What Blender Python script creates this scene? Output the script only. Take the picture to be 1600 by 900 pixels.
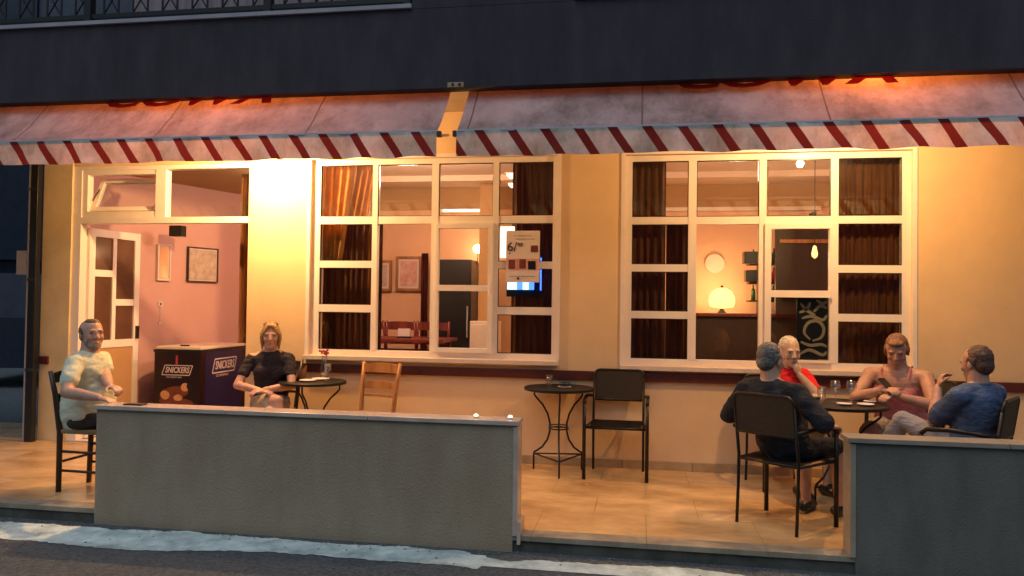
import bpy, bmesh, math, random
from mathutils import Vector, Matrix, noise
random.seed(7)
PI = math.pi
sc = bpy.context.scene
C = sc.collection
for o in list(bpy.data.objects): bpy.data.objects.remove(o)

# ------------------------------------------------------------------ camera
F, YAW, PITCH, ROLL, DIST, EYE = 1200.0, 0.16586575, 0.02248139, 0.01341464, 6.9087, 1.42
cy, sy, cp, sp = math.cos(YAW), math.sin(YAW), math.cos(PITCH), math.sin(PITCH)
fw = Vector((-sy*cp, cy*cp, sp)); rt = Vector((cy, sy, 0)); up = rt.cross(fw)
c_, s_ = math.cos(ROLL), math.sin(ROLL)
r2 = c_*rt + s_*up; u2 = -s_*rt + c_*up
cam = bpy.data.objects.new('camera', bpy.data.cameras.new('camera')); C.objects.link(cam)
M = Matrix((r2, u2, -fw)).transposed().to_4x4(); M.translation = Vector((0, -DIST, EYE)); cam.matrix_world = M
cam.data.sensor_width = 36; cam.data.lens = F/1600*36; cam.data.clip_end = 300; cam.data.clip_start = 0.05
sc.camera = cam
# ------------------------------------------------------------------ world, dusk
w = bpy.data.worlds.new('World'); sc.world = w; w.use_nodes = True
nt = w.node_tree; bg = nt.nodes['Background']
sky = nt.nodes.new('ShaderNodeTexSky'); sky.sky_type = 'NISHITA'; sky.sun_disc = False
sky.sun_elevation = math.radians(7.0); sky.sun_rotation = math.radians(180); sky.air_density = 1.2; sky.dust_density = 0.4; sky.ozone_density = 3.0
nt.links.new(sky.outputs[0], bg.inputs[0]); bg.inputs[1].default_value = 0.15
sun = bpy.data.objects.new('sun', bpy.data.lights.new('sun', 'SUN')); C.objects.link(sun)
sun.data.energy = 1.05; sun.data.angle = math.radians(50); sun.data.color = (.95, .97, .96)
sun.rotation_euler = (math.radians(30), 0, math.radians(-12))
sc.view_settings.view_transform = 'Standard'; sc.view_settings.look = 'None'
sc.view_settings.exposure = 0.0; sc.view_settings.gamma = 1.0
sc.cycles.max_bounces = 8; sc.cycles.transparent_max_bounces = 16; sc.cycles.sample_clamp_indirect = 6
sc.cycles.caustics_reflective = False; sc.cycles.caustics_refractive = False
WALL_LAMP_W = 250; ROOM_W = 76

# ------------------------------------------------------------------ materials
def mat(name, col, rough=0.6, metal=0.0, bump=0.0, bscale=60, var=0.0, vscale=6, col2=None, emit=None, estr=0, spec=0.5, coords='Object', sheen=0, stretch=None, detail=5):
    m = bpy.data.materials.new(name); m.use_nodes = True
    n = m.node_tree.nodes; l = m.node_tree.links; b = n['Principled BSDF']
    b.inputs['Base Color'].default_value = (*col, 1); b.inputs['Roughness'].default_value = rough
    b.inputs['Metallic'].default_value = metal; b.inputs['Specular IOR Level'].default_value = spec
    if sheen: b.inputs['Sheen Weight'].default_value = sheen
    tc = n.new('ShaderNodeTexCoord'); out = n.new('ShaderNodeNewGeometry').outputs['Position'] if coords == 'World' else tc.outputs[coords]
    if stretch:
        mp = n.new('ShaderNodeMapping'); mp.inputs['Scale'].default_value = stretch; l.new(out, mp.inputs[0]); out = mp.outputs[0]
    if var or col2:
        t = n.new('ShaderNodeTexNoise'); t.inputs['Scale'].default_value = vscale; t.inputs['Detail'].default_value = detail; t.inputs['Roughness'].default_value = .62
        l.new(out, t.inputs['Vector'])
        r = n.new('ShaderNodeValToRGB'); r.color_ramp.elements[0].position = .32; r.color_ramp.elements[1].position = .68
        c2 = col2 or tuple(c*(1-var) for c in col)
        r.color_ramp.elements[0].color = (*c2, 1); r.color_ramp.elements[1].color = (*col, 1)
        l.new(t.outputs['Fac'], r.inputs[0]); l.new(r.outputs[0], b.inputs['Base Color'])
        rr = n.new('ShaderNodeMapRange'); rr.inputs[3].default_value = min(1, rough*1.15+.03); rr.inputs[4].default_value = rough*.85
        l.new(t.outputs['Fac'], rr.inputs[0]); l.new(rr.outputs[0], b.inputs['Roughness'])
    if bump:
        t2 = n.new('ShaderNodeTexNoise'); t2.inputs['Scale'].default_value = bscale; t2.inputs['Detail'].default_value = 6
        l.new(out, t2.inputs['Vector'])
        bp = n.new('ShaderNodeBump'); bp.inputs['Strength'].default_value = bump; bp.inputs['Distance'].default_value = .01
        l.new(t2.outputs['Fac'], bp.inputs['Height']); l.new(bp.outputs[0], b.inputs['Normal'])
    if emit:
        b.inputs['Emission Color'].default_value = (*emit, 1); b.inputs['Emission Strength'].default_value = estr
    return m
def glassmat(name, tint=(.9, .93, .92), ior=1.45, rough=0.0):
    m = bpy.data.materials.new(name); m.use_nodes = True; n = m.node_tree.nodes; l = m.node_tree.links
    for x in list(n):
        if x.type != 'OUTPUT_MATERIAL': n.remove(x)
    o = n['Material Output']; t = n.new('ShaderNodeBsdfTransparent'); t.inputs[0].default_value = (*tint, 1)
    g = n.new('ShaderNodeBsdfGlossy'); g.inputs['Roughness'].default_value = rough
    lw = n.new('ShaderNodeLayerWeight'); lw.inputs[0].default_value = .5; pw = n.new('ShaderNodeMath'); pw.operation = 'POWER'; pw.inputs[1].default_value = 4.5; l.new(lw.outputs['Facing'], pw.inputs[0])
    f = n.new('ShaderNodeMapRange'); f.inputs[3].default_value = .04 if ior < 1.5 else .14; f.inputs[4].default_value = .85; l.new(pw.outputs[0], f.inputs[0]); mx = n.new('ShaderNodeMixShader')
    l.new(f.outputs[0], mx.inputs[0]); l.new(t.outputs[0], mx.inputs[1]); l.new(g.outputs[0], mx.inputs[2]); l.new(mx.outputs[0], o.inputs[0])
    return m
def fabricmat(name, stripes):
    m = bpy.data.materials.new(name); m.use_nodes = True; n = m.node_tree.nodes; l = m.node_tree.links
    for x in list(n):
        if x.type != 'OUTPUT_MATERIAL': n.remove(x)
    o = n['Material Output']; tc = n.new('ShaderNodeTexCoord')
    ns = n.new('ShaderNodeTexNoise'); ns.inputs['Scale'].default_value = 2.6; ns.inputs['Detail'].default_value = 8; ns.inputs['Roughness'].default_value = .7
    l.new(tc.outputs['Object'], ns.inputs['Vector'])
    r = n.new('ShaderNodeValToRGB'); r.color_ramp.elements[0].position = .3; r.color_ramp.elements[1].position = .66
    r.color_ramp.elements[0].color = (.30, .295, .30, 1) if not stripes else (.42, .46, .38, 1)
    r.color_ramp.elements[1].color = (.46, .455, .47, 1) if not stripes else (.78, .74, .68, 1)
    l.new(ns.outputs['Fac'], r.inputs[0]); colr = r.outputs[0]
    mpg = n.new('ShaderNodeMapping'); mpg.inputs['Scale'].default_value = (2.2, 1.3, 1.3); l.new(tc.outputs['Object'], mpg.inputs[0])
    ng = n.new('ShaderNodeTexNoise'); ng.inputs['Scale'].default_value = 1.3; ng.inputs['Detail'].default_value = 10; ng.inputs['Roughness'].default_value = .75; l.new(mpg.outputs[0], ng.inputs['Vector'])
    gr = n.new('ShaderNodeValToRGB'); gr.color_ramp.elements[0].position = .36; gr.color_ramp.elements[1].position = .56
    gr.color_ramp.elements[0].color = (.45, .43, .40, 1); gr.color_ramp.elements[1].color = (1, 1, 1, 1); l.new(ng.outputs['Fac'], gr.inputs[0])
    mg = n.new('ShaderNodeMix'); mg.data_type = 'RGBA'; mg.blend_type = 'MULTIPLY'; mg.inputs[0].default_value = .8; l.new(colr, mg.inputs[6]); l.new(gr.outputs[0], mg.inputs[7]); colr = mg.outputs[2]
    if not stripes:
        s1 = n.new('ShaderNodeSeparateXYZ'); l.new(tc.outputs['Object'], s1.inputs[0]); q1 = n.new('ShaderNodeMath'); q1.operation = 'PINGPONG'; q1.inputs[1].default_value = .6; l.new(s1.outputs['X'], q1.inputs[0])
        q2 = n.new('ShaderNodeMath'); q2.operation = 'LESS_THAN'; q2.inputs[1].default_value = .006; l.new(q1.outputs[0], q2.inputs[0])
        m3 = n.new('ShaderNodeMix'); m3.data_type = 'RGBA'; l.new(q2.outputs[0], m3.inputs[0]); l.new(colr, m3.inputs[6]); m3.inputs[7].default_value = (.16, .15, .15, 1); colr = m3.outputs[2]
    if stripes:
        sx = n.new('ShaderNodeSeparateXYZ'); l.new(tc.outputs['Object'], sx.inputs[0])
        def math_(op, a, b=None):
            q = n.new('ShaderNodeMath'); q.operation = op
            for i, v in enumerate((a, b)):
                if v is None: continue
                if isinstance(v, (int, float)): q.inputs[i].default_value = v
                else: l.new(v, q.inputs[i])
            return q.outputs[0]
        wob = math_('MULTIPLY', ns.outputs['Fac'], .012)
        a = math_('ADD', sx.outputs['X'], math_('MULTIPLY', math_('SUBTRACT', sx.outputs['Z'], 2.62), .66))
        a = math_('ADD', a, wob)
        fr = math_('FRACT', math_('DIVIDE', math_('ADD', a, 20*.2285-.235), .2285))
        isr = math_('LESS_THAN', fr, .29)
        mx = n.new('ShaderNodeMix'); mx.data_type = 'RGBA'; l.new(isr, mx.inputs[0]); l.new(colr, mx.inputs[6]); mx.inputs[7].default_value = (.17, .03, .026, 1)
        colr = mx.outputs[2]
    d = n.new('ShaderNodeBsdfDiffuse'); tr = n.new('ShaderNodeBsdfTranslucent')
    l.new(colr, d.inputs[0])
    mt = n.new('ShaderNodeMix'); mt.data_type = 'RGBA'; mt.blend_type = 'MULTIPLY'; mt.inputs[0].default_value = 1
    l.new(colr, mt.inputs[6]); mt.inputs[7].default_value = (1, .36, .15, 1) if not stripes else (1, .5, .38, 1); l.new(mt.outputs[2], tr.inputs[0])
    bp = n.new('ShaderNodeBump'); bp.inputs['Strength'].default_value = .25; bp.inputs['Distance'].default_value = .03; l.new(ns.outputs['Fac'], bp.inputs['Height'])
    l.new(bp.outputs[0], d.inputs['Normal'])
    ms = n.new('ShaderNodeMixShader'); ms.inputs[0].default_value = .27 if not stripes else .18
    l.new(d.outputs[0], ms.inputs[1]); l.new(tr.outputs[0], ms.inputs[2]); l.new(ms.outputs[0], o.inputs[0])
    return m
def woodmat(name, a, b, rough=.5, axis=(1, 1, .08)):
    return mat(name, a, rough, col2=b, vscale=14, stretch=axis, bump=.15, bscale=40)

m_wall = mat('yellow_plaster', (.87, .62, .36), .85, bump=.14, bscale=70, var=.16, vscale=1.3, detail=10)
m_stain = mat('pillar_plaster', (.74, .60, .36), .85, bump=.14, bscale=90, var=.2, vscale=3)
m_pvc = mat('white_window_paint', (.88, .80, .74), .35, var=.06, vscale=9, bump=.03)
m_sill = mat('sill_marble', (.78, .66, .56), .3, var=.15, vscale=7)
m_maroon = mat('maroon_board', (.11, .022, .014), .45, var=.35, vscale=12, bump=.1)
m_skirt = mat('skirting_stone', (.52, .36, .2), .5, var=.3, vscale=8)
m_marble = mat('terrace_marble', (.78, .50, .23), .24, col2=(.36, .20, .08), vscale=1.5, coords='World', stretch=(1, 1.9, 1), bump=.05, bscale=8, detail=9)
m_marble_b = mat('terrace_marble_pale', (.76, .53, .30), .22, col2=(.42, .25, .11), vscale=1.7, coords='World', stretch=(1, 1.9, 1), bump=.05, bscale=9, detail=9)
m_joint = mat('joint_mortar', (.16, .12, .08), .9)
m_joint2 = mat('grit', (.28, .27, .25), .9, var=.4)
m_edge = mat('edge_stone', (.34, .29, .22), .6, var=.5, vscale=5, bump=.2)
m_riser = mat('damp_concrete', (.10, .10, .085), .9, var=.5, vscale=7, bump=.5, bscale=40)
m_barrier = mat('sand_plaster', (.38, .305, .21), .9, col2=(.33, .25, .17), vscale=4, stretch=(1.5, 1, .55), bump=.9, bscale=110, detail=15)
m_barrier_dim = mat('dimmed_sand_plaster', (.17, .16, .14), .9, col2=(.125, .12, .105), vscale=4, stretch=(1.5, 1, .55), bump=.9, bscale=150, detail=14)  # darker plaster copy; weaker street light on this wall put into the colour
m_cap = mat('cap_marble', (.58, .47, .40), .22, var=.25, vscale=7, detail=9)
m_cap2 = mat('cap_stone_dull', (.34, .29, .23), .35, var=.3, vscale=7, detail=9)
m_asphalt = mat('asphalt', (.12, .135, .15), .85, var=.6, vscale=45, bump=.9, bscale=120)
m_strip = mat('pale_cement', (.76, .88, .86), .9, col2=(.30, .38, .38), vscale=6, bump=.9, bscale=60, detail=14)
m_fascia = mat('slate_plaster', (.056, .046, .060), .9, col2=(.034, .030, .040), vscale=2.2, stretch=(2.4, 1, .7), bump=.8, bscale=110, detail=12)
m_led = mat('balcony_edge', (.34, .33, .38), .6, var=.2)
m_soffit = mat('soffit_plaster', (.42, .31, .21), .9, var=.1)
m_iron = mat('black_iron', (.012, .011, .012), .45, metal=.3, bump=.1)
m_dkmetal = mat('dark_brown_metal', (.022, .014, .009), .4, metal=.4, bump=.08)
m_mesh = mat('brown_mesh_fabric', (.026, .016, .009), .7, var=.3, vscale=90, bump=.5, bscale=300)
m_far = mat('night_blue_paint', (.006, .016, .04), .9, var=.35, vscale=2)
m_upper = mat('upper_wall_paint', (.06, .075, .11), .9, var=.15, bump=.2)
m_shut = mat('pale_shutter', (.26, .20, .22), .7, var=.2, vscale=8)
m_blueshut = mat('blue_shutter', (.010, .022, .05), .6, var=.4, vscale=5)
m_fab = fabricmat('awning_canvas', False); m_val = fabricmat('valance_canvas', True)
m_letter = bpy.data.materials.new('awning_letter'); m_letter.use_nodes = True
_n = m_letter.node_tree.nodes; _l = m_letter.node_tree.links; _n.remove(_n['Principled BSDF'])
_d = _n.new('ShaderNodeBsdfDiffuse'); _d.inputs[0].default_value = (.20, .02, .02, 1); _t = _n.new('ShaderNodeBsdfTranslucent'); _t.inputs[0].default_value = (.50, .03, .02, 1)
_m = _n.new('ShaderNodeMixShader'); _m.inputs[0].default_value = .4; _l.new(_d.outputs[0], _m.inputs[1]); _l.new(_t.outputs[0], _m.inputs[2]); _l.new(_m.outputs[0], _n['Material Output'].inputs[0])
m_gap = mat('aluminium_clip', (.06, .05, .05), .5, metal=.5)
m_leafglass = mat('brown_obscured_glass', (.14, .07, .045), .12, var=.3, vscale=3)
m_glass = glassmat('window_glass'); m_cup = glassmat('drinking_glass', (.93, .93, .92), 1.5)
m_pink = mat('pink_plaster', (.62, .36, .34), .85, bump=.15, var=.08, vscale=2)
m_peach = mat('peach_plaster', (.84, .50, .32), .85, bump=.15, var=.08, vscale=2)
m_tan = mat('tan_plaster', (.50, .29, .13), .85, bump=.15, var=.1, vscale=2)
m_ceil = mat('ceiling_paint', (.80, .60, .46), .9, var=.05)
m_ifloor = mat('interior_floor', (.25, .12, .06), .35, var=.4, vscale=4)
m_curtain = mat('brown_curtain', (.24, .085, .028), .9, var=.55, vscale=7, stretch=(6, 1, .25), bump=.3, bscale=50)
m_drape = mat('orange_drape', (.72, .36, .12), .9, var=.2, vscale=9)
m_brown = woodmat('chestnut_wood', (.42, .18, .06), (.2, .07, .02))
m_dkwood = woodmat('dark_stained_wood', (.045, .022, .012), (.02, .009, .006), .42)
m_redwood = woodmat('red_brown_wood', (.22, .035, .025), (.09, .015, .012), .4)
m_ltwood = woodmat('honey_wood', (.55, .26, .08), (.34, .13, .035), .42)
m_rush = mat('rush_weave', (.38, .24, .11), .85, var=.4, vscale=60, bump=.8, bscale=90, stretch=(1, 6, 1))
m_white = mat('white_paper', (.72, .62, .62), .7, var=.08)
m_black = mat('black_plastic', (.012, .012, .014), .3)
m_bulb = mat('lit_bulb', (1, .8, .5), .4, emit=(1, .66, .3), estr=22)
m_shade2 = mat('glowing_cloth_shade', (1, .7, .4), .8, emit=(1, .52, .17), estr=2.6)
m_shade = mat('lit_shade', (1, .8, .5), .6, emit=(1, .62, .24), estr=7)
m_tube = mat('lit_tube', (1, .9, .8), .4, emit=(1, .78, .55), estr=3.0)
m_blue = mat('blue_neon', (.1, .2, 1), .4, emit=(.04, .12, 1), estr=5)
m_cyan = mat('pale_screen', (.6, .8, 1), .4, emit=(.55, .75, 1), estr=2.2)
m_frz = mat('freezer_vinyl', (.018, .005, .006), .3, var=.5, vscale=4)
m_frzblue = mat('freezer_vinyl_blue', (.014, .012, .06), .35)
m_lid = mat('freezer_lid', (.75, .62, .5), .3)
m_nougat = mat('printed_nougat', (.7, .36, .16), .5, var=.3, vscale=30)
m_choc = mat('printed_chocolate', (.20, .05, .03), .4, var=.4, vscale=20)
m_print = mat('printed_white', (.62, .52, .56), .5)
m_printr = mat('printed_red', (.35, .03, .05), .5)
m_script_refl = mat('reflected_script_tone', (.30, .25, .18), .6)  # tone of the script reflected in the sash pane

# ------------------------------------------------------------------ helpers
def fin(name, bm, m, parent=None, smooth=False):
    me = bpy.data.meshes.new(name); bmesh.ops.recalc_face_normals(bm, faces=bm.faces); bm.to_mesh(me); bm.free()
    me.materials.append(m)
    if smooth:
        for p in me.polygons: p.use_smooth = True
    o = bpy.data.objects.new(name, me); C.objects.link(o)
    if parent: o.parent = parent
    return o
def tag(o, label, cat, group=None):
    o['label'] = label; o['category'] = cat
    if group: o['group'] = group
    return o
def thing(name, label, cat, loc=(0, 0, 0), rz=0, group=None):
    o = bpy.data.objects.new(name, None); C.objects.link(o); o.location = loc; o.rotation_euler = (0, 0, rz)
    o.empty_display_size = .1
    return tag(o, label, cat, group)
def struct(o): o['kind'] = 'structure'; return o
def copy_tree(o, loc, rz, label, group=None):
    def cp_(s, par):
        c = s.copy(); C.objects.link(c)
        if par: c.parent = par
        for ch in s.children: cp_(ch, c)
        return c
    r = cp_(o, None); r.location = loc; r.rotation_euler = (0, 0, rz); r['label'] = label
    if group: r['group'] = group
    return r
def box(bm, x0, x1, y0, y1, z0, z1, mx=None, bev=0):
    v = [bm.verts.new(p) for p in ((x0,y0,z0),(x1,y0,z0),(x1,y1,z0),(x0,y1,z0),(x0,y0,z1),(x1,y0,z1),(x1,y1,z1),(x0,y1,z1))]
    fs = [bm.faces.new([v[i] for i in f]) for f in ((0,3,2,1),(4,5,6,7),(0,1,5,4),(1,2,6,5),(2,3,7,6),(3,0,4,7))]
    if bev:
        es = list({e for f in fs for e in f.edges})
        r = bmesh.ops.bevel(bm, geom=es, offset=bev, segments=2, affect='EDGES', profile=.6)
        v = list({q for f in r['faces'] for q in f.verts} | {q for q in v if q.is_valid})
    if mx is not None:
        for q in v: q.co = mx @ q.co
    return v
def bx(name, m, parent, x0, x1, y0, y1, z0, z1, bev=0, mx=None):
    bm = bmesh.new(); box(bm, x0, x1, y0, y1, z0, z1, mx, bev); return fin(name, bm, m, parent)
def tube(bm, pts, r, seg=8, radii=None, cap=True):
    pts = [Vector(p) for p in pts]; rings = []; prev = None
    for i, p in enumerate(pts):
        d = (pts[min(i+1, len(pts)-1)] - pts[max(i-1, 0)]).normalized()
        if prev is None:
            a = Vector((0, 0, 1)) if abs(d.z) < .9 else Vector((1, 0, 0)); u = d.cross(a).normalized()
        else:
            u = (prev - d*prev.dot(d)).normalized()
        prev = u; v = d.cross(u); rr = radii[i] if radii else r
        rings.append([bm.verts.new(p + (u*math.cos(2*PI*k/seg) + v*math.sin(2*PI*k/seg))*rr) for k in range(seg)])
    for a, b in zip(rings, rings[1:]):
        for k in range(seg): bm.faces.new((a[k], a[(k+1) % seg], b[(k+1) % seg], b[k]))
    if cap:
        bm.faces.new(rings[0][::-1]); bm.faces.new(rings[-1])
def lathe(bm, prof, seg=20, c=(0, 0, 0), mx=None):
    rings = []
    for r, z in prof:
        rings.append([bm.verts.new(Vector((c[0]+max(r, 1e-4)*math.cos(2*PI*k/seg), c[1]+max(r, 1e-4)*math.sin(2*PI*k/seg), c[2]+z))) for k in range(seg)])
    for a, b in zip(rings, rings[1:]):
        for k in range(seg): bm.faces.new((a[k], a[(k+1) % seg], b[(k+1) % seg], b[k]))
    bm.faces.new(rings[0][::-1]); bm.faces.new(rings[-1])
    if mx is not None:
        for rg in rings:
            for v in rg: v.co = mx @ v.co
def prism(bm, poly, y0, y1, mx=None):      # poly in x,z
    a = [bm.verts.new((x, y0, z)) for x, z in poly]; b = [bm.verts.new((x, y1, z)) for x, z in poly]
    n = len(poly); bm.faces.new(a); bm.faces.new(b[::-1])
    for k in range(n): bm.faces.new((a[k], b[k], b[(k+1) % n], a[(k+1) % n]))
    if mx is not None:
        for v in a+b: v.co = mx @ v.co
def ell(bm, c, rad, rot=None, u=14, v=9):
    mx = Matrix.Translation(Vector(c)) @ ((rot.to_4x4() if rot else Matrix.Identity(4))) @ Matrix.Diagonal((*rad, 1))
    bmesh.ops.create_uvsphere(bm, u_segments=u, v_segments=v, radius=1, matrix=mx)
def caps(bm, p0, r0, p1, r1, seg=14):
    p0 = Vector(p0); p1 = Vector(p1); d = p1-p0; L = d.length; n = 8
    dn = d.normalized() if L > 1e-5 else Vector((0, 0, 1)); pts = []; rad = []
    for i in range(6):
        a = PI/2*(1-i/6); pts.append(p0-dn*r0*math.sin(a)); rad.append(max(1e-4, r0*math.cos(a)))
    for i in range(n+1):
        t = i/n; pts.append(p0+d*t); rad.append(r0+(r1-r0)*t)
    for i in range(1, 7):
        a = PI/2*i/6; pts.append(p1+dn*r1*math.sin(a)); rad.append(max(1e-4, r1*math.cos(a)))
    tube(bm, pts, 0, seg, rad)
def text(name, s, size, m, parent, mx, ext=.001, shear=0, sx=1.0, bold=0.0):
    cu = bpy.data.curves.new(name, 'FONT'); cu.body = s; cu.size = size; cu.extrude = ext; cu.align_x = 'CENTER'; cu.align_y = 'CENTER'; cu.shear = shear; cu.resolution_u = 3; cu.offset = bold
    t = bpy.data.objects.new(name, cu); C.objects.link(t)
    dg = bpy.context.evaluated_depsgraph_get(); me = bpy.data.meshes.new_from_object(t.evaluated_get(dg))
    bpy.data.objects.remove(t); me.transform(mx @ Matrix.Diagonal((sx, 1, 1, 1))); me.materials.clear(); me.materials.append(m)
    o = bpy.data.objects.new(name, me); C.objects.link(o)
    if parent: o.parent = parent
    return o
def face_mx(x, y, z, rz=0, spin=0):  # text plane upright facing -y, rotated by rz
    return Matrix.Translation((x, y, z)) @ Matrix.Rotation(rz, 4, 'Z') @ Matrix.Rotation(PI/2, 4, 'X') @ Matrix.Rotation(spin, 4, 'Z')

# ================================================================== SETTING
# road, pale cement strip, terrace
bm = bmesh.new(); N = 90
g = [[bm.verts.new((-45+90*i/N, [-40, -12, -6, -3.4, -2.8, -2.1, 3, 60][j], -.10)) for i in range(N+1)] for j in range(8)]
for j in range(7):
    for i in range(N): bm.faces.new((g[j][i], g[j][i+1], g[j+1][i+1], g[j+1][i]))
struct(fin('road', bm, m_asphalt))
bm = bmesh.new(); a = []; b = []
for i in range(900):
    x = -8.5+i*.015
    n1 = noise.noise(Vector((x*1.7, 1.2, 0)))*.08 + noise.noise(Vector((x*6, 7, 0)))*.03 + noise.noise(Vector((x*22, 2, 0)))*.018
    n2 = noise.noise(Vector((x*.9, 9.2, 0)))*.12 + noise.noise(Vector((x*5, 3, 0)))*.05 + noise.noise(Vector((x*24, 5, 0)))*.024
    yi = -2.27 + n1 + (.0 if x < -1 else -.03)
    yo = -.02+(-2.62 if x < -2.9 else -2.5 if x > -2.2 else -2.62+.12*(x+2.9)/.7) + n2*.6
    if x > -.9: yo = max(yo, -2.5) ; yi -= .04
    a.append(bm.verts.new((x, yi, -.096))); b.append(bm.verts.new((x, yo, -.096)))
for i in range(899): bm.faces.new((a[i], b[i], b[i+1], a[i+1]))
struct(fin('pavement', bm, m_strip))
base = struct(bx('terrace', m_riser, None, -9.4, 4.6, -2.185, -.04, -.13, -.022))
m_jobj = struct(bx('terrace_side', m_riser, None, -9.4, -6.0, -.04, .86, -.13, -.022))
slab_me = {}
def slab(par, x0, x1, y0, y1, z0, z1, m, nm):
    key = (round(x1-x0, 3), round(y1-y0, 3), m.name)
    if key not in slab_me:
        bm = bmesh.new(); box(bm, 0, x1-x0, 0, y1-y0, 0, z1-z0, bev=.002); me = bpy.data.meshes.new(nm); bm.to_mesh(me); bm.free(); me.materials.append(m); slab_me[key] = me
    o = bpy.data.objects.new(nm, slab_me[key]); C.objects.link(o); o.parent = par; o.location = (x0, y0, z0); return o
xs = -9.4
while xs < 4.5:
    for j, (y0, y1) in enumerate(((-2.058, -1.5615), (-1.56, -1.0615), (-1.06, -.5615), (-.56, -.045))):
        off = .35 if j % 2 else 0
        slab(base, xs+off-.35, xs+off-.35+.6985, y0, y1, -.022, 0+random.uniform(-.0006, .0006), random.choice((m_marble, m_marble, m_marble_b)), 'marble_slab')
    slab(base, xs-.35, xs-.35+.6985, -2.2, -2.06, -.030, .003, m_edge, 'edge_slab')
    if xs < -6.4:
        for y0, y1 in ((-.04, .40), (.405, .86)): slab(m_jobj, xs, xs+.6985, y0, y1, -.022, 0, random.choice((m_marble, m_marble_b)), 'marble_slab')
    xs += .70

bm = bmesh.new()
for k in range(420):
    x = random.uniform(-6, 3.2); y = random.choice((random.gauss(-2.26, .035), random.uniform(-3.3, -2.3))); r = random.uniform(.003, .009)
    bmesh.ops.create_icosphere(bm, subdivisions=1, radius=r, matrix=Matrix.Translation((x, min(y, -2.22), -.094)) @ Matrix.Diagonal((1, random.uniform(.6, 1.3), .6, 1)))
go = fin('gravel', bm, m_joint2, None); go['kind'] = 'stuff'
# ------------------------------------------------------------------ building
bld = thing('cafe_building', 'yellow walled cafe building with two large white gridded windows and an open door', 'building')
YF = -.03; YB = .20
bm = bmesh.new()
DX0, DX1, DZ = -5.65, -3.74, 2.76
W1 = (-3.10, -.75, .93, 2.78); W2 = (-.14, 2.24, .91, 2.77)
TOP = 3.2
for x0, x1, z0, z1 in ((DX1, W1[0], 0, TOP), (W1[1], W2[0], 0, TOP), (W2[1], 3.10, 0, TOP), (3.11, 4.6, 0, TOP),
                       (DX0, DX1, DZ, TOP), (W1[0], W1[1], 0, W1[2]), (W1[0], W1[1], W1[3], TOP), (W2[0], W2[1], 0, W2[2]), (W2[0], W2[1], W2[3], TOP)):
    box(bm, x0, x1, YF, YB, z0, z1)
wallo = fin('wall', bm, m_wall, bld)
bx('corner_pillar', m_stain, bld, -5.97, DX0, YF-.012, .2, 0, TOP)
bx('side_wall', m_wall, bld, -5.955, -5.80, .2, 6.0, -.1, TOP)
bx('soffit', m_soffit, bld, -9.4, 4.6, -1.37, .2, TOP, TOP+.1)
# skirting in lengths
x = DX1
while x < 4.5:
    bx('skirting_tile', m_skirt, bld, x, min(x+.597, 4.6), YF-.018, YF, 0, .075, bev=.003); x += .6
# maroon rail
for x0, x1 in ((-5.97, -5.86), (-3.74, -2.0), (-1.997, 0.3), (.303, 2.6), (2.603, 4.6)):
    bx('chair_rail', m_maroon, bld, x0, x1, YF-.032, YF, .765, .845, bev=.004)
# interior shell
shell = thing('cafe_room', 'pink and peach plastered room inside the cafe behind the windows', 'room')
bx('floor', m_ifloor, shell, -5.8, 4.5, .2, 3.3, -.05, 0.0)
bx('threshold', m_sill, bld, DX0, DX1, YF, .2, -.02, .012)
bx('ceiling', m_ceil, shell, -5.8, 4.5, .2, 3.3, 3.0, 3.05)
bx('back_wall', m_peach, shell, -5.8, 4.5, 3.2, 3.3, 0, 3.0)
bx('right_wall', m_peach, shell, 4.4, 4.5, .2, 3.2, 0, 3.0)
bm = bmesh.new(); L = math.hypot(1.05, 2.98); ang = math.atan2(2.98, 1.05)
box(bm, 0, L, 0, .08, 0, 3.0, Matrix.Translation((-5.80, .22, 0)) @ Matrix.Rotation(ang, 4, 'Z'))
angled = fin('angled_wall', bm, m_pink, shell)
bx('dropped_ceiling', m_tan, shell, -5.8, -3.6, .22, 2.2, 2.80, 2.86)
bx('upper_band', m_tan, shell, -4.6, 4.4, 3.16, 3.2, 2.70, 3.0)
bx('cornice', m_sill, shell, -2.7, -2.05, 3.09, 3.2, 2.655, 2.70)
bx('cornice', m_sill, shell, .1, 2.2, 3.09, 3.2, 2.655, 2.70)
bx('ceiling_beam', m_ceil, shell, -4.5, 4.4, 2.2, 2.42, 2.93, 3.0)
bx('column', m_tan, shell, -2.02, -1.80, 2.6, 2.82, 0, 3.0)

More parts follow.
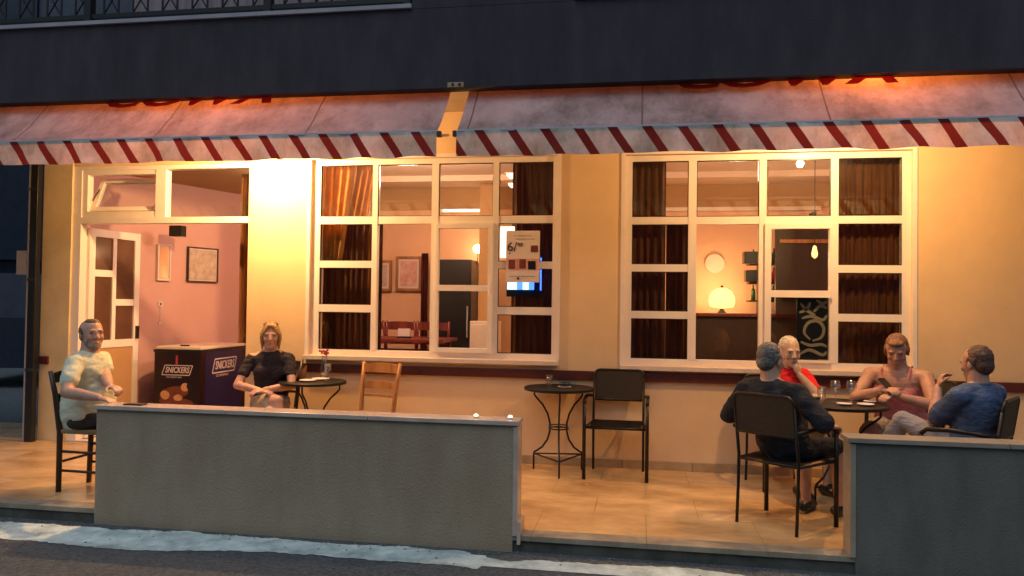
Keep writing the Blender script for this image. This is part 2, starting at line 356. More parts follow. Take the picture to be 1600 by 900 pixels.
# windows (parts of the building)
def window(X0, X1, Z0, Z1, cols, rows, sash):
    bm = bmesh.new(); y0, y1 = 0.0, .065
    box(bm, X0, cols[0][0], y0, y1, Z0, Z1); box(bm, cols[-1][1], X1, y0, y1, Z0, Z1)
    box(bm, cols[0][0], cols[-1][1], y0, y1, rows[0][1], Z1); box(bm, cols[0][0], cols[-1][1], y0, y1, Z0, rows[-1][0])
    wn = fin('window', bm, m_pvc, bld)
    for k in range(3): bx('mullion', m_pvc, wn, cols[k][1], cols[k+1][0], -.004, .06, rows[-1][0], rows[0][1])
    for k, (a, b) in enumerate(cols):
        bx('glazing_bar', m_pvc, wn, a, b, 0.002, .058, rows[1][1], rows[0][0])
        if k in (0, 3):
            for r in (1, 2): bx('glazing_bar', m_pvc, wn, a, b, 0.002, .058, rows[r+1][1], rows[r][0])
            cells = rows
        else: cells = [rows[0]]
        for zz in cells: bx('pane', m_glass, wn, a, b, .028, .034, zz[0], zz[1])
        for zz in cells:   # dark rubber gaskets round the pane
            bm = bmesh.new(); t = .007
            box(bm, a, a+t, .016, .027, zz[0], zz[1]); box(bm, b-t, b, .016, .027, zz[0], zz[1]); box(bm, a+t, b-t, .016, .027, zz[0], zz[0]+t); box(bm, a+t, b-t, .016, .027, zz[1]-t, zz[1])
            fin('gasket', bm, m_black, wn)
    a, b = cols[1]; bx('pane', m_glass, wn, a, b, .028, .034, rows[-1][0], rows[1][1])
    (sa, sb), sp = sash
    A, B = cols[2]; t = .038; z0, z1 = rows[-1][0], rows[1][1]
    bm = bmesh.new()
    box(bm, A-.015, sa, -.03, .03, z0, z1); box(bm, sb, B+.008, -.03, .03, z0, z1)
    box(bm, sa, sb, -.03, .03, z0, sp[1][0]); box(bm, sa, sb, -.03, .03, sp[1][1], sp[0][0]); box(bm, sa, sb, -.03, .03, sp[0][1], z1)
    fin('sash', bm, m_pvc, wn)
    for zz in sp: bx('pane', m_glass, wn, sa, sb, -.004, .002, zz[0], zz[1])
    bm = bmesh.new(); box(bm, B-.012, B+.002, -.06, -.03, (z0+z1)/2-.05, (z0+z1)/2+.05, bev=.003); fin('handle', bm, m_pvc, wn)
    bm = bmesh.new(); box(bm, X0-.03, X1+.03, -.10, 0.0, Z0-.045, Z0-.003, bev=.006); fin('sill', bm, m_sill, wn)
    bm = bmesh.new()   # raised surround
    box(bm, X0-.035, X0-.001, YF-.014, YF+.02, Z0, Z1+.02); box(bm, X1+.001, X1+.035, YF-.014, YF+.02, Z0, Z1+.02); box(bm, X0-.001, X1+.001, YF-.014, YF+.02, Z1+.001, Z1+.035)
    fin('surround', bm, m_pvc, wn)
    return wn
w1 = window(*W1, [(-3.02, -2.50), (-2.45, -1.925), (-1.86, -1.345), (-1.29, -.79)], [(2.24, 2.73), (1.82, 2.17), (1.405, 1.755), (.98, 1.335)], ((-1.848, -1.378), [(1.60, 2.125), (1.02, 1.545)]))
w2 = window(*W2, [(-.08, .41), (.48, 1.01), (1.07, 1.60), (1.66, 2.17)], [(2.22, 2.715), (1.80, 2.155), (1.385, 1.735), (.965, 1.32)], ((1.107, 1.585), [(1.58, 2.11), (.985, 1.52)]))

# door
bm = bmesh.new()
box(bm, DX0, -5.56, -.02, .08, 0, DZ); box(bm, -5.56, DX1, -.02, .08, 2.72, DZ); box(bm, -5.56, DX1, -.02, .08, 2.185, 2.245)
box(bm, -4.745, -4.635, -.015, .075, 2.245, 2.72)
door = fin('doorway', bm, m_pvc, bld)
bx('pane', m_glass, door, -4.635, DX1, .03, .036, 2.245, 2.72)
bm = bmesh.new(); box(bm, -5.56, -4.745, -.01, .07, 2.245, 2.305); box(bm, -5.56, -5.50, -.01, .07, 2.305, 2.72); box(bm, -5.50, -4.745, -.01, .07, 2.675, 2.72)
fin('transom_frame', bm, m_pvc, door)
H = Matrix.Translation((0, .04, 2.31)) @ Matrix.Rotation(math.radians(-24), 4, 'X')
bm = bmesh.new(); t = .045
box(bm, -5.49, -5.49+t, -.02, .02, 0, .38, H); box(bm, -4.755-t, -4.755, -.02, .02, 0, .38, H); box(bm, -5.49+t, -4.755-t, -.02, .02, 0, t, H); box(bm, -5.49+t, -4.755-t, -.02, .02, .38-t, .38, H)
fin('hopper_sash', bm, m_pvc, door)
bm = bmesh.new(); box(bm, -5.49+t, -4.755-t, -.003, .003, t, .38-t, H); fin('pane', bm, m_glass, door)
bm = bmesh.new(); tube(bm, [(-5.47, .03, 2.42), (-5.475, .09, 2.50), (-5.47, .13, 2.55)], .006, 6); fin('stay', bm, m_black, door)
# open door leaf, folded back into the room
leaf = thing('door_leaf', '', '', (-5.545, .075, 0), math.radians(84)); leaf.parent = bld
del leaf['label']; del leaf['category']
bm = bmesh.new(); wd = .70
box(bm, 0, .075, -.02, .02, .02, 2.15); box(bm, wd-.075, wd, -.02, .02, .02, 2.15); box(bm,   .075, wd-.075, -.02, .02, 2.07, 2.15)
box(bm,   .075, wd-.075, -.02, .02, .92, 1.0); box(bm,   .075, wd-.075, -.02, .02, .02, .12); box(bm, .315, .365, -.018, .018, 1.0, 2.07)
box(bm, .075, .315, -.018, .018, 1.66, 1.73); box(bm, .365, wd-.075, -.018, .018, 1.36, 1.43)
fin('leaf_frame', bm, m_pvc, leaf)
bx('door_panel', m_tan, leaf,   .075, wd-.075, -.01, .01, .12, .92)
for a, b, z0, z1 in ((.075, .315, 1.0, 1.66), (.075, .315, 1.73, 2.07), (.365, wd-.075, 1.0, 1.36), (.365, wd-.075, 1.43, 2.07)):
    bx('pane', m_leafglass, leaf, a, b, -.003, .003, z0, z1)
bm = bmesh.new(); box(bm, .65, .67, -.06, -.02, 1.0, 1.14, bev=.004); fin('handle', bm, m_black, leaf)

# upper storey
bx('upper_wall', m_upper, bld, -9.4, 4.6, -.02, .2, TOP+.1, 6.2)
bm = bmesh.new(); box(bm, -9.4, 4.6, -1.5, -1.38, 3.0, 3.59); fin('balcony_fascia', bm, m_fascia, bld)
bx('balcony_edge', m_led, bld, -9.4, -1.68, -1.525, -1.38, 3.595, 3.625)
bx('balcony_floor', m_led, bld, -9.4, 4.6, -1.375, -.02, TOP+.1, 3.58)
bx('balcony_parapet', m_fascia, bld, -1.68, -.48, -1.5, -1.38, 3.593, 4.7)
bx('balcony_edge', m_led, bld, -.478, 4.6, -1.525, -1.38, 3.60, 3.63)
bx('balcony_shutter', m_blueshut, bld, -8.9, -7.6, -.05, -.022, TOP+.42, 5.6)
bx('balcony_shutter', m_blueshut, bld, -6.6, -6.1, -.05, -.022, TOP+.42, 5.6)
cu = bmesh.new()
def wavy(bm, x0, x1, y, z0, z1, amp=.02, per=.07, n=None, topx=None, ph=0):
    n = n or int((x1-x0)/per*8); ra = []
    for j in range(9):
        t = j/8; row = []
        for i in range(n+1):
            s = i/n; xx = x0+(x1-x0)*s; s0 = s; s = min(1, max(0, s+.035*noise.noise(Vector((s*4, x0*7, 0)))*(1 if 0 < i < n else 0)))
            if topx: xx = (topx[0]+(topx[1]-topx[0])*s)*t + xx*(1-t)
            row.append(bm.verts.new((xx, y+amp*(1+.6*noise.noise(Vector((s*5, x0*3, 2))))*math.sin(2*PI*(x0+(x1-x0)*s)/per+ph+.5*noise.noise(Vector((s*3, t*1.5, x0))))+amp*.4*noise.noise(Vector((xx*9, t*2, ph))), z0+(z1-z0)*t)))
        ra.append(row)
    for j in range(8):
        for i in range(n): bm.faces.new((ra[j][i], ra[j][i+1], ra[j+1][i+1], ra[j+1][i]))
wavy(cu, -5.0, -2.0, -.08, TOP+.42, 5.4, .02, .13)
fin('balcony_curtain', cu, m_shut, bld, True)
# balcony railing
rail = thing('balcony_railing', 'black iron balcony railing with crossed panels on the slate fascia', 'railing')
for z0, z1 in ((3.66, 3.695), (4.5, 4.54)): bx('rail', m_iron, rail, -9.0, -1.72, -1.475, -1.435, z0, z1)
x = -8.98; k = 0
while x < -1.75:
    if k % 12 == 0: bx('post', m_iron, rail, x-.03, x+.03, -1.485, -1.425, 3.625, 4.6)
    bm = bmesh.new(); tube(bm, [(x, -1.455, 3.695), (x, -1.455, 4.5)], .008, 6); fin('baluster', bm, m_iron, rail)
    if k % 2:
        for q in range(3):
            za = 3.695+q*.27
            bm = bmesh.new(); tube(bm, [(x, -1.455, za), (x+.128, -1.455, za+.2)], .006, 5); tube(bm, [(x+.128, -1.449, za), (x, -1.449, za+.2)], .006, 5)
            fin('cross_bar', bm, m_iron, rail)
    x += .128; k += 1
bx('end_post', m_iron, rail, -1.75, -1.70, -1.485, -1.425, 3.625, 4.6)

# ------------------------------------------------------------------ awnings
def awning(x0, x1, label, letters):
    t = thing('awning', label, 'awning', (0, 0, 0), group='awnings hanging from the balcony over the terrace')
    P0 = Vector((0, -1.72, 2.635)); P1 = Vector((0, -1.345, 3.03)); P2 = Vector((0, -1.12, 3.12))
    bm = bmesh.new(); nx = int((x1-x0)/.06); ns = 14; rows = []
    for j in range(ns+1):
        s = j/ns
        p = P0.lerp(P1, s/.78) if s < .78 else P1.lerp(P2, (s-.78)/.22)
        row = []
        for i in range(nx+1):
            xx = x0+(x1-x0)*i/nx
            e = math.sin(min(s/.78, 1)*PI)
            dz = -.018*e + .014*e*noise.noise(Vector((xx*1.1+s*2.5, s*2, 3))) + .012*e*noise.noise(Vector((xx*4+s*9, s*3, 8)))
            row.append(bm.verts.new((xx, p.y, p.z+dz)))
        rows.append(row)
    for j in range(ns):
        for i in range(nx): bm.faces.new((rows[j][i], rows[j][i+1], rows[j+1][i+1], rows[j+1][i]))
    fab = fin('canvas', bm, m_fab, t, True)
    bm = bmesh.new(); rows = []
    nv = 7; nx = int((x1-x0)/.03)
    for j in range(nv+1):
        s = j/nv; row = []
        for i in range(nx+1):
            xx = x0+(x1-x0)*i/nx
            yy = -1.745 + s*(.016*math.sin(xx*17+2*noise.noise(Vector((xx, 0, 9))))+.05*noise.noise(Vector((xx*2.2, 0, 1)))) + .01*noise.noise(Vector((xx*6, s*2, 4)))
            zz = 2.625-.178*s + (.010*noise.noise(Vector((xx*3, 4, 5))) if s > .8 else 0)
            row.append(bm.verts.new((xx, yy, zz)))
        rows.append(row)
    for j in range(nv):
        for i in range(nx): bm.faces.new((rows[j][i], rows[j][i+1], rows[j+1][i+1], rows[j+1][i]))
    fin('valance', bm, m_val, t, True)
    bm = bmesh.new(); tube(bm, [(x0+.01, -1.725, 2.622), (x1-.01, -1.725, 2.622)], .018, 8); fin('front_bar', bm, m_led, t)
    bm = bmesh.new(); tube(bm, [(x0, -1.10, 3.12), (x1, -1.10, 3.12)], .035, 10); fin('roller', bm, m_led, t)
    for xx in (x0+.35, x1-.35):
        bm = bmesh.new(); tube(bm, [(xx, -1.70, 2.62), (xx, -.9, 2.78), (xx, -.06, 2.98)], .014, 6); fin('arm', bm, m_led, t)
    d = (P1-P0).normalized()
    ang = math.atan2(d.z, d.y)
    for s, cx in letters:
        sl = P0.lerp(P1, 1.0)
        mx = Matrix.Translation((cx, sl.y-.035-.022, sl.z-.034+.020)) @ Matrix.Rotation(ang+math.radians(2), 4, 'X')
        text('letter', s, .30, m_letter, t, mx, 0, .25, 1.45, .012)
    return t
awning(-9.2, -1.412, 'left pale canvas awning with red striped valance, ending at the gap beside the bracket', [('C', -4.10), ('O', -3.76), ('W', -3.36), ('A', -2.96)])
awning(-1.272, 4.6, 'right pale canvas awning over the right window with red striped valance', [('C', .36), ('O', .69), ('W', 1.12), ('A', 1.52)])
for xx, s in ((-1.414, 1), (-1.27, -1)):
    tag(bx('bar_clip', m_gap, None, xx-(.0 if s > 0 else .03), xx+(.03 if s > 0 else 0), -1.74, -1.70, 2.59, 2.63, bev=.003),
        'small dark end clip on the left side of the gap between awnings' if s > 0 else 'small dark end clip on the right side of the gap between awnings', 'clip')
br = tag(bx('wall_bracket', m_soffit, None, -1.40, -1.28, -1.512, -1.502, 3.0, 3.035, bev=.002), 'small pale bracket with two bolts on the fascia above the awning gap', 'bracket')
for q in (-1.36, -1.31):
    bm = bmesh.new(); lathe(bm, [(0, 0), (.012, 0), (.010, .008), (0, .009)], 8, mx=Matrix.Translation((q, -1.512, 3.018)) @ Matrix.Rotation(PI/2, 4, 'X')); fin('bolt', bm, m_black, br)

# outdoor wall lamps (lit, behind the valance)
def wall_lamp(x, z, W, label, dy=0):
    t = thing('wall_lamp', label, 'lamp', (x, YF, z), 0, 'lit wall lamps under the awnings')
    bm = bmesh.new(); lathe(bm, [(0, 0), (.05, 0), (.05, .02), (0, .02)], 14, mx=Matrix.Rotation(PI/2, 4, 'X')); fin('wall_plate', bm, m_black, t)
    if dy > .5:
        bm = bmesh.new(); tube(bm, [(0, -.17-dy, .08), (0, -.17-dy, TOP-z)], .008, 6); fin('rod', bm, m_black, t)
    bm = bmesh.new(); tube(bm, [(0, -.02, 0), (0, -.09, .02+dy*.1), (0, -.17-dy, .07)], .010, 6); lathe(bm, [(0, .08), (.05, .07), (.035, .11), (0, .115)], 12, (0, -.17-dy, 0)); fin('bracket', bm, m_black, t)
    bm = bmesh.new(); ell(bm, (0, -.17-dy, .025), (.05, .05, .045)); fin('bulb', bm, m_bulb, t, True)
    l = bpy.data.lights.new('wall_lamp_light', 'POINT'); l.energy = W; l.color = (1, .56, .22); l.shadow_soft_size = .035
    lo = bpy.data.objects.new('wall_lamp_light', l); C.objects.link(lo); lo.parent = t; lo.location = (0, -.27-dy, -.06)
wall_lamp(-3.42, 2.83, WALL_LAMP_W, 'lit lamp on the yellow wall between the door and the left window', .20)
wall_lamp(1.56, 2.93, WALL_LAMP_W*.54, 'lit lamp hanging behind the valance in front of the right window', .74)

# ------------------------------------------------------------------ downpipe, barriers, background
pp = thing('downpipe', 'dark painted post with pale edge at the left corner of the cafe', 'post', (-5.99, -.13, 0))
bx('post_body', m_black, pp, -.03, .05, -.03, .03, 0, 3.2, bev=.004)
bx('pale_edge', m_led, pp, -.048, -.031, -.03, .0, 0, 3.2)
for z in (.7, 1.6, 2.5): bx('pipe_clip', m_gap, pp, -.035, .055, -.036, -.031, z, z+.03)
nb = tag(bx('notice_plate', m_led, None, -6.16, -6.045, -.16, -.145, 1.66, 1.90, bev=.004), 'small pale plate fixed beside the dark corner post', 'sign')
bx('plate_bracket', m_black, nb, -6.045, -6.04, -.158, -.147, 1.75, 1.80)

def barrier(x0, x1, ztop, label, end_trim, left_trim):
    t = thing('terrace_wall', label, 'low wall', ((x0+x1)/2, -2.13, 0), 0, 'low plastered walls along the terrace edge')
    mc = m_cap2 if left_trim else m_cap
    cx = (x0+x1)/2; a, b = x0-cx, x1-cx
    bm = bmesh.new(); box(bm, a+(.03 if left_trim else 0), b-(.03 if end_trim else 0), -.072, .072, -.115, ztop-.028); fin('plastered_body', bm, m_barrier_dim if left_trim else m_barrier, t)
    n = max(1, round((b-a)/.95)); s = (b-a+.02)/n
    for i in range(n):
        bx('coping_slab', mc, t, a-.015+i*s, a-.015+(i+1)*s-.003, -.092, .092, ztop-.028, ztop, bev=.004)
    if end_trim:
        bx('end_slab', mc, t, b-.03, b, -.082, .082, .0, ztop-.036, bev=.003)
        bx('foot_block', mc, t, b-.0, b+.022, -.09, .08, -.05, .09, bev=.003)
    if left_trim: bx('end_slab', mc, t, a, a+.03, -.082, .082, .0, ztop-.036, bev=.003)
    return t
barrier(-3.64, -.735, .705, 'long low grey-brown plastered wall with marble coping in front of the left window', True, False)
barrier(1.20, 4.6, .685, 'low right-hand plastered wall, light falloff in its colour, pale coping, before the seated group', False, True)

far = thing('far_building', 'dim blue building across the side street at the left edge', 'building', (-22, 16, 0), math.radians(38))
bx('wall', m_far, far, -9, 9, 0, 6, -.1, 9)
for i in range(7):
    for j in range(3):
        x = -8+i*2.4; z = 1.0+j*2.8
        f = bx('window', m_far, far, x, x+1.0, -.04, 0, z, z+1.5); bx('pane', m_blueshut, f, x+.08, x+.92, -.05, -.041, z+.08, z+1.42)
    bx('ledge', m_far, far, -9+i*2.57, -9+(i+1)*2.57-.03, -.35, 0, 2.75, 2.85)
opp = thing('added_opposite_houses', 'plain row of houses added across the street to darken the window reflections', 'building', (0, -19, -.1))  # unseen row added behind the camera to darken the window reflections
bx('wall', m_upper, opp, -26, 26, -6, 0, 0, 6.5)
for i in range(16): bx('window', m_blueshut, opp, -24+i*3.1, -22.8+i*3.1, 0, .03, 3.6, 5.0); bx('door', m_dkwood, opp, -23.5+i*3.1, -22.6+i*3.1, 0, .03, 0, 2.1)
sv = thing('parked_van', 'dark van parked in the side street at the left edge', 'van', (-11.4, 6.4, -.1), math.radians(105))
bm = bmesh.new(); prism(bm, [(-2.1, .35), (2.2, .35), (2.3, .8), (1.6, 1.15), (1.05, 1.85), (-2.0, 1.95), (-2.15, 1.2)], -.85, .85); fin('body', bm, m_blueshut, sv)
for xx in (-1.4, 1.5):
    for yy in (-.87, .72):
        bm = bmesh.new(); lathe(bm, [(0, 0), (.2, 0), (.33, .02), (.34, .13), (.2, .15), (0, .15)], 18, mx=Matrix.Translation((xx, yy+.15, .34)) @ Matrix.Rotation(PI/2, 4, 'X')); fin('wheel', bm, m_black, sv)
bm = bmesh.new(); prism(bm, [(1.12, 1.2), (1.5, 1.2), (1.02, 1.75), (.2, 1.75), (.2, 1.2)], -.858, -.85); fin('side_window', bm, m_glass, sv)

# ================================================================== INTERIOR THINGS
def curtain(x0, x1, y, z0, z1, m, label, topx=None, per=.065, amp=.018, group=None):
    bm = bmesh.new(); wavy(bm, x0, x1, y, z0, z1, amp, per, topx=topx, ph=x0*3)
    bmesh.ops.solidify(bm, geom=bm.faces[:], thickness=.003)
    return tag(fin('curtain', bm, m, None, True), label, 'curtain', group)
curtain(-1.19, -.74, .16, .9, 2.9, m_curtain, 'dark brown curtain behind the rightmost panes of the left window')
curtain(-.18, .22, .16, .9, 2.9, m_curtain, 'dark brown curtain in the leftmost column of the right window')
curtain(.225, .47, .17, .9, 2.19, m_curtain, 'short brown curtain panel left of the lit counter lamp')
curtain(1.62, 2.26, .16, .9, 2.9, m_curtain, 'dark brown curtain filling the rightmost column of the right window')
curtain(-3.08, -2.47, .22, .9, 2.19, m_curtain, 'short dark curtain behind the three lower left panes of the left window')
curtain(-3.08, -2.86, .15, 1.80, 2.9, m_drape, 'orange lit drape gathered at the upper left pane of the left window', topx=(-3.08, -2.72), per=.05)
curtain(-2.84, -2.62, .19, 2.2, 2.9, m_brown, 'brownish drape beside the orange one in the left window', topx=(-2.72, -2.5), per=.06)
curtain(-4.02, -3.74, .34, 1.0, 2.72, m_brown, 'brown curtain hanging inside the right side of the doorway', per=.05)
curtain(-2.90, -2.80, 3.02, .6, 2.1, m_redwood, 'narrow red-brown curtain on the back wall right of the framed picture', per=.04)
def picture(x, z, wd, ht, label, mp, y=3.15, mx=None, parentm=m_brown, fr=.035):
    t = thing('framed_picture', label, 'picture', (0, 0, 0)); 
    if mx is None: mx = Matrix.Translation((x, y, z))
    t.matrix_world = mx
    bm = bmesh.new(); a, b = wd/2, ht/2
    box(bm, -a, -a+fr, -.02, .01, -b, b); box(bm, a-fr, a, -.02, .01, -b, b); box(bm, -a+fr, a-fr, -.02, .01, -b, -b+fr); box(bm, -a+fr, a-fr, -.02, .01, b-fr, b); fin('frame', bm, parentm, t)
    bx('mount', m_white, t, -a+fr, a-fr, -.006, .005, -b+fr, b-fr)
    bx('print', mp, t, -a+fr*1.8, a-fr*1.8, -.010, -.0065, -b+fr*1.8, b-fr*1.8)
    return t
m_pic = mat('faded_print', (.55, .22, .2), .5, col2=(.75, .5, .45), vscale=9, detail=3)
m_pic2 = mat('sepia_print', (.6, .5, .42), .4, col2=(.4, .28, .25), vscale=12)
picture(-3.11, 1.83, .36, .47, 'brown framed reddish picture on the back wall seen through the tall pane', m_pic)
picture(-3.50, 1.80, .30, .42, 'gold framed picture partly hidden at the left of the tall pane', m_pic2)
def onang(s, z, off=-.02):  # place along the angled wall, facing the room
    return Matrix.Translation((-5.80, .22, 0)) @ Matrix.Rotation(ang, 4, 'Z') @ Matrix.Translation((s, off, z))
picture(0, 0, .44, .42, 'thin dark framed print on the pink wall left of the doorway curtain', m_pic2, mx=onang(1.56, 1.86), parentm=m_dkwood, fr=.014)
m_mirror = mat('mirror', (.9, .85, .8), .05, metal=1)
picture(0, 0, .17, .42, 'narrow mirror in pale frame on the pink wall by the door leaf', m_mirror, mx=onang(1.02, 1.86), parentm=m_white, fr=.014)
sw = thing('light_switch', 'small white switch with a cord on the pink wall', 'switch'); sw.matrix_world = onang(1.0, 1.38, 0)
bx('plate', m_print, sw, -.03, .03, -.012, 0, -.03, .03, bev=.003); bx('rocker', m_black, sw, -.008, .012, -.016, -.012, -.012, .012)
bm = bmesh.new(); tube(bm, [(0, -.006, -.03), (.006, -.006, -.12), (0, -.006, -.2)], .004, 5); fin('cord', bm, m_print, sw); bx('socket', m_print, sw, -.018, .018, -.012, 0, -.235, -.2)
sg = tag(bx('dark_box', m_black, None, -5.2, -5.05, .9, 1.0, 2.14, 2.26, bev=.004), 'small black box under the ceiling beyond the door leaf', 'box')

# freezer
fz = thing('chest_freezer', 'dark branded chest freezer with chocolate bar artwork just inside the doorway', 'freezer', (-4.66, .70, 0), math.radians(1))
bx('body', m_frz, fz, -.54, 0, 0, 1.0, .06, .89, bev=.012)
bx('lid', m_lid, fz, -.53, -.01, .02, .98, .892, .925, bev=.006)
bx('rim', m_black, fz, -.546, .006, -.006, 1.006, .865, .891)
bx('blue_panel', m_frzblue, fz, 0.0, .002, .1, .9, .1, .86)
bx('lid_handle', m_black, fz, -.3, -.2, .1, .12, .925, .94)
def snick(pm, sc_):
    bm = bmesh.new(); o = .012
    P = [(-.155, -.045), (.125, -.045), (.155, .045), (-.125, .045)]
    for a, b in zip(P, P[1:]+P[:1]):
        a = Vector((a[0], a[1])); b = Vector((b[0], b[1])); d = (b-a).normalized(); n = Vector((-d.y, d.x))*.004
        q = [bm.verts.new((*(p), 0)) for p in (a-n, b-n, b+n, a+n)]; bm.faces.new(q)
    bmesh.ops.transform(bm, matrix=pm @ Matrix.Diagonal((sc_, sc_, 1, 1)), verts=bm.verts); fin('logo_border', bm, m_print, fz)
    text('logo_text', 'SNICKERS', .074*sc_, m_print, fz, pm @ Matrix.Translation((0, 0, .001)), .0005, .2, .74, .0022)
    text('slogan_text', 'ICE CREAM BAR', .022*sc_, m_print, fz, pm @ Matrix.Translation((-.03*sc_, -.066*sc_, .001)), .0003, 0, 1)
snick(face_mx(-.265, -.004, .67), 1.15)
snick(Matrix.Translation((.006, .50, .70)) @ Matrix.Rotation(PI/2, 4, 'Z') @ Matrix.Rotation(PI/2, 4, 'X'), 1.7)
bx('logo_tail', m_printr, fz, -.285, -.262, -.004, -.001, .73, .83)
def blob(name, cx, cz, rx, rz, m, n=14, y=-.004, rot=0):
    bm = bmesh.new(); v = []
    for k in range(n):
        a = 2*PI*k/n; r = 1+.15*noise.noise(Vector((cx*9+math.cos(a), cz*9+math.sin(a), 0)))
        px, pz = rx*r*math.cos(a), rz*r*math.sin(a)
        v.append(bm.verts.new((cx+px*math.cos(rot)-pz*math.sin(rot), y, cz+px*math.sin(rot)+pz*math.cos(rot))))
    bm.faces.new(v); return fin(name, bm, m, fz)
blob('printed_bar', -.30, .42, .17, .075, m_choc, y=-.002, rot=.2)
blob('printed_bar', -.27, .33, .19, .05, m_choc, y=-.003, rot=-.05)
blob('printed_filling', -.40, .40, .055, .045, m_nougat)
blob('printed_filling', -.25, .375, .05, .035, m_nougat)
blob('printed_peanut', -.17, .49, .05, .045, m_nougat, rot=.5)
blob('printed_ball', -.115, .50, .035, .04, m_black, y=-.005)

# interior furniture and fittings
def sphere_lamp(name, label, x, y, z, r, W, m=m_bulb, stem=None, cat='lamp', col=(1, .6, .3)):
    t = thing(name, label, cat, (x, y, z))
    bm = bmesh.new(); ell(bm, (0, 0, 0), (r, r, r), u=18, v=12); fin('globe', bm, m, t, True)
    bm = bmesh.new(); tube(bm, stem or [(0, 0, -r), (0, 0, -r-.1), (0, .05, -r-.16)], .008, 6); fin('stem', bm, m_brown, t)
    if W:
        l = bpy.data.lights.new(name+'_light', 'POINT'); l.energy = W; l.color = col; l.shadow_soft_size = .12
        lo = bpy.data.objects.new(name+'_light', l); C.objects.link(lo); lo.parent = t; lo.location = (0, -.3, -.05)
    return t
sphere_lamp('wall_sconce', 'glowing round wall lamp seen through the left window sash', -2.13, 3.02, 2.16, .06, 6)
t = thing('counter_lamp', 'round glowing table lamp standing on the bar counter', 'lamp', (.96, 2.55, 1.36))
bm = bmesh.new(); lathe(bm, [(0, .05), (.135, .07), (.155, .13), (.15, .19), (.115, .26), (.05, .30), (0, .305)], 24); fin('shade', bm, m_shade2, t, True)
bm = bmesh.new(); lathe(bm, [(0, 0), (.06, 0), (.03, .03), (.02, .06), (0, .07)], 14); lathe(bm, [(0, .295), (.02, .295), (.012, .33), (0, .335)], 10); fin('base', bm, m_dkwood, t)
l = bpy.data.lights.new('counter_lamp_light', 'POINT'); l.energy = 26; l.color = (1, .56, .24); l.shadow_soft_size = .15
lo = bpy.data.objects.new('counter_lamp_light', l); C.objects.link(lo); lo.parent = t; lo.location = (0, .18, .22)
for (x, y, lb) in ((-3.75, .62, 'added ceiling lamp, out of view, in the room near the doorway'), (-2.35, .62, 'added ceiling lamp, out of view, in the room behind the left window'), (.9, .62, 'added ceiling lamp, out of view, in the room behind the right window'), (3.2, 1.5, 'added ceiling lamp, out of view, at the right end of the room')):
    t = thing('added_ceiling_lamp', lb, 'lamp', (x, y, 2.93))  # added to brighten the room, set high by the facade out of view
    bm = bmesh.new(); lathe(bm, [(0, .07), (.07, .07), (.05, .02), (.10, .0), (.08, -.05), (0, -.07)], 16); fin('bowl', bm, m_shade, t, True)
    l = bpy.data.lights.new('ceiling_light', 'POINT'); l.energy = ROOM_W*(.34 if x < -3 else .58 if x > 0 else 1.6); l.color = (1, .64, .43); l.shadow_soft_size = .1
    lo = bpy.data.objects.new('ceiling_light', l); C.objects.link(lo); lo.parent = t; lo.location = (0, 0, -.2)
for x, y, lb in ((-1.52, 1.7, 'square ceiling light panel nearer the left window'), (-1.62, 2.4, 'square ceiling light panel farther into the room')):
    p = tag(bx('ceiling_panel', m_tube, None, x, x+.22, y, y+.22, 2.90, 2.925), lb, 'ceiling light'); bx('frame', m_sill, p, x-.02, x+.24, y-.02, y+.24, 2.925, 2.935)
tag(bx('light_strip', m_tube, None, -2.62, -2.1, 3.05, 3.085, 2.665, 2.69), 'thin lit strip on the cornice behind the left window', 'light strip')
t = thing('lit_door_edge', 'glowing strips for a lit door edge behind the glass at the left of the poster', 'light', (-1.26, .10, 0))  # glowing strips stand in for the lit jamb and lintel of a doorway
bx('lit_jamb', m_tube, t, -.028, .022, 0, .02, 1.86, 2.10); bx('lit_lintel', m_tube, t, -.028, .10, 0, .02, 2.102, 2.15)
t = thing('window_display', 'blue and white lit display on the glass just below the poster', 'display', (-1.07, .10, 0))
bx('back_board', m_black, t, -.16, .17, .022, .03, 1.50, 1.95); bx('blue_tube', m_blue, t, .158, .168, 0, .02, 1.56, 1.86)
for a, b, mm in ((-.15, -.06, m_cyan), (-.055, -.01, m_blue), (-.005, .05, m_cyan), (.055, .10, m_blue), (.105, .15, m_frzblue)): bx('screen', mm, t, a, b, .002, .02, 1.565, 1.635)
t = thing('drinks_fridge', 'tall dark fridge behind the left window sash', 'fridge', (-2.62, 2.7, 0))
bx('body', m_black, t, 0, .48, 0, .45, 0, 2.0, bev=.01); bx('fridge_handle', m_led, t, .43, .45, -.03, 0, 1.0, 1.4, bev=.004)
t = thing('pale_cabinet', 'pale low cabinet right of the dark fridge', 'cabinet', (-2.06, 2.3, 0))
bx('body', m_lid, t, 0, .34, 0, .3, 0, 1.22, bev=.008); bx('cabinet_door', m_sill, t, .02, .32, -.015, 0, .1, 1.18, bev=.004)

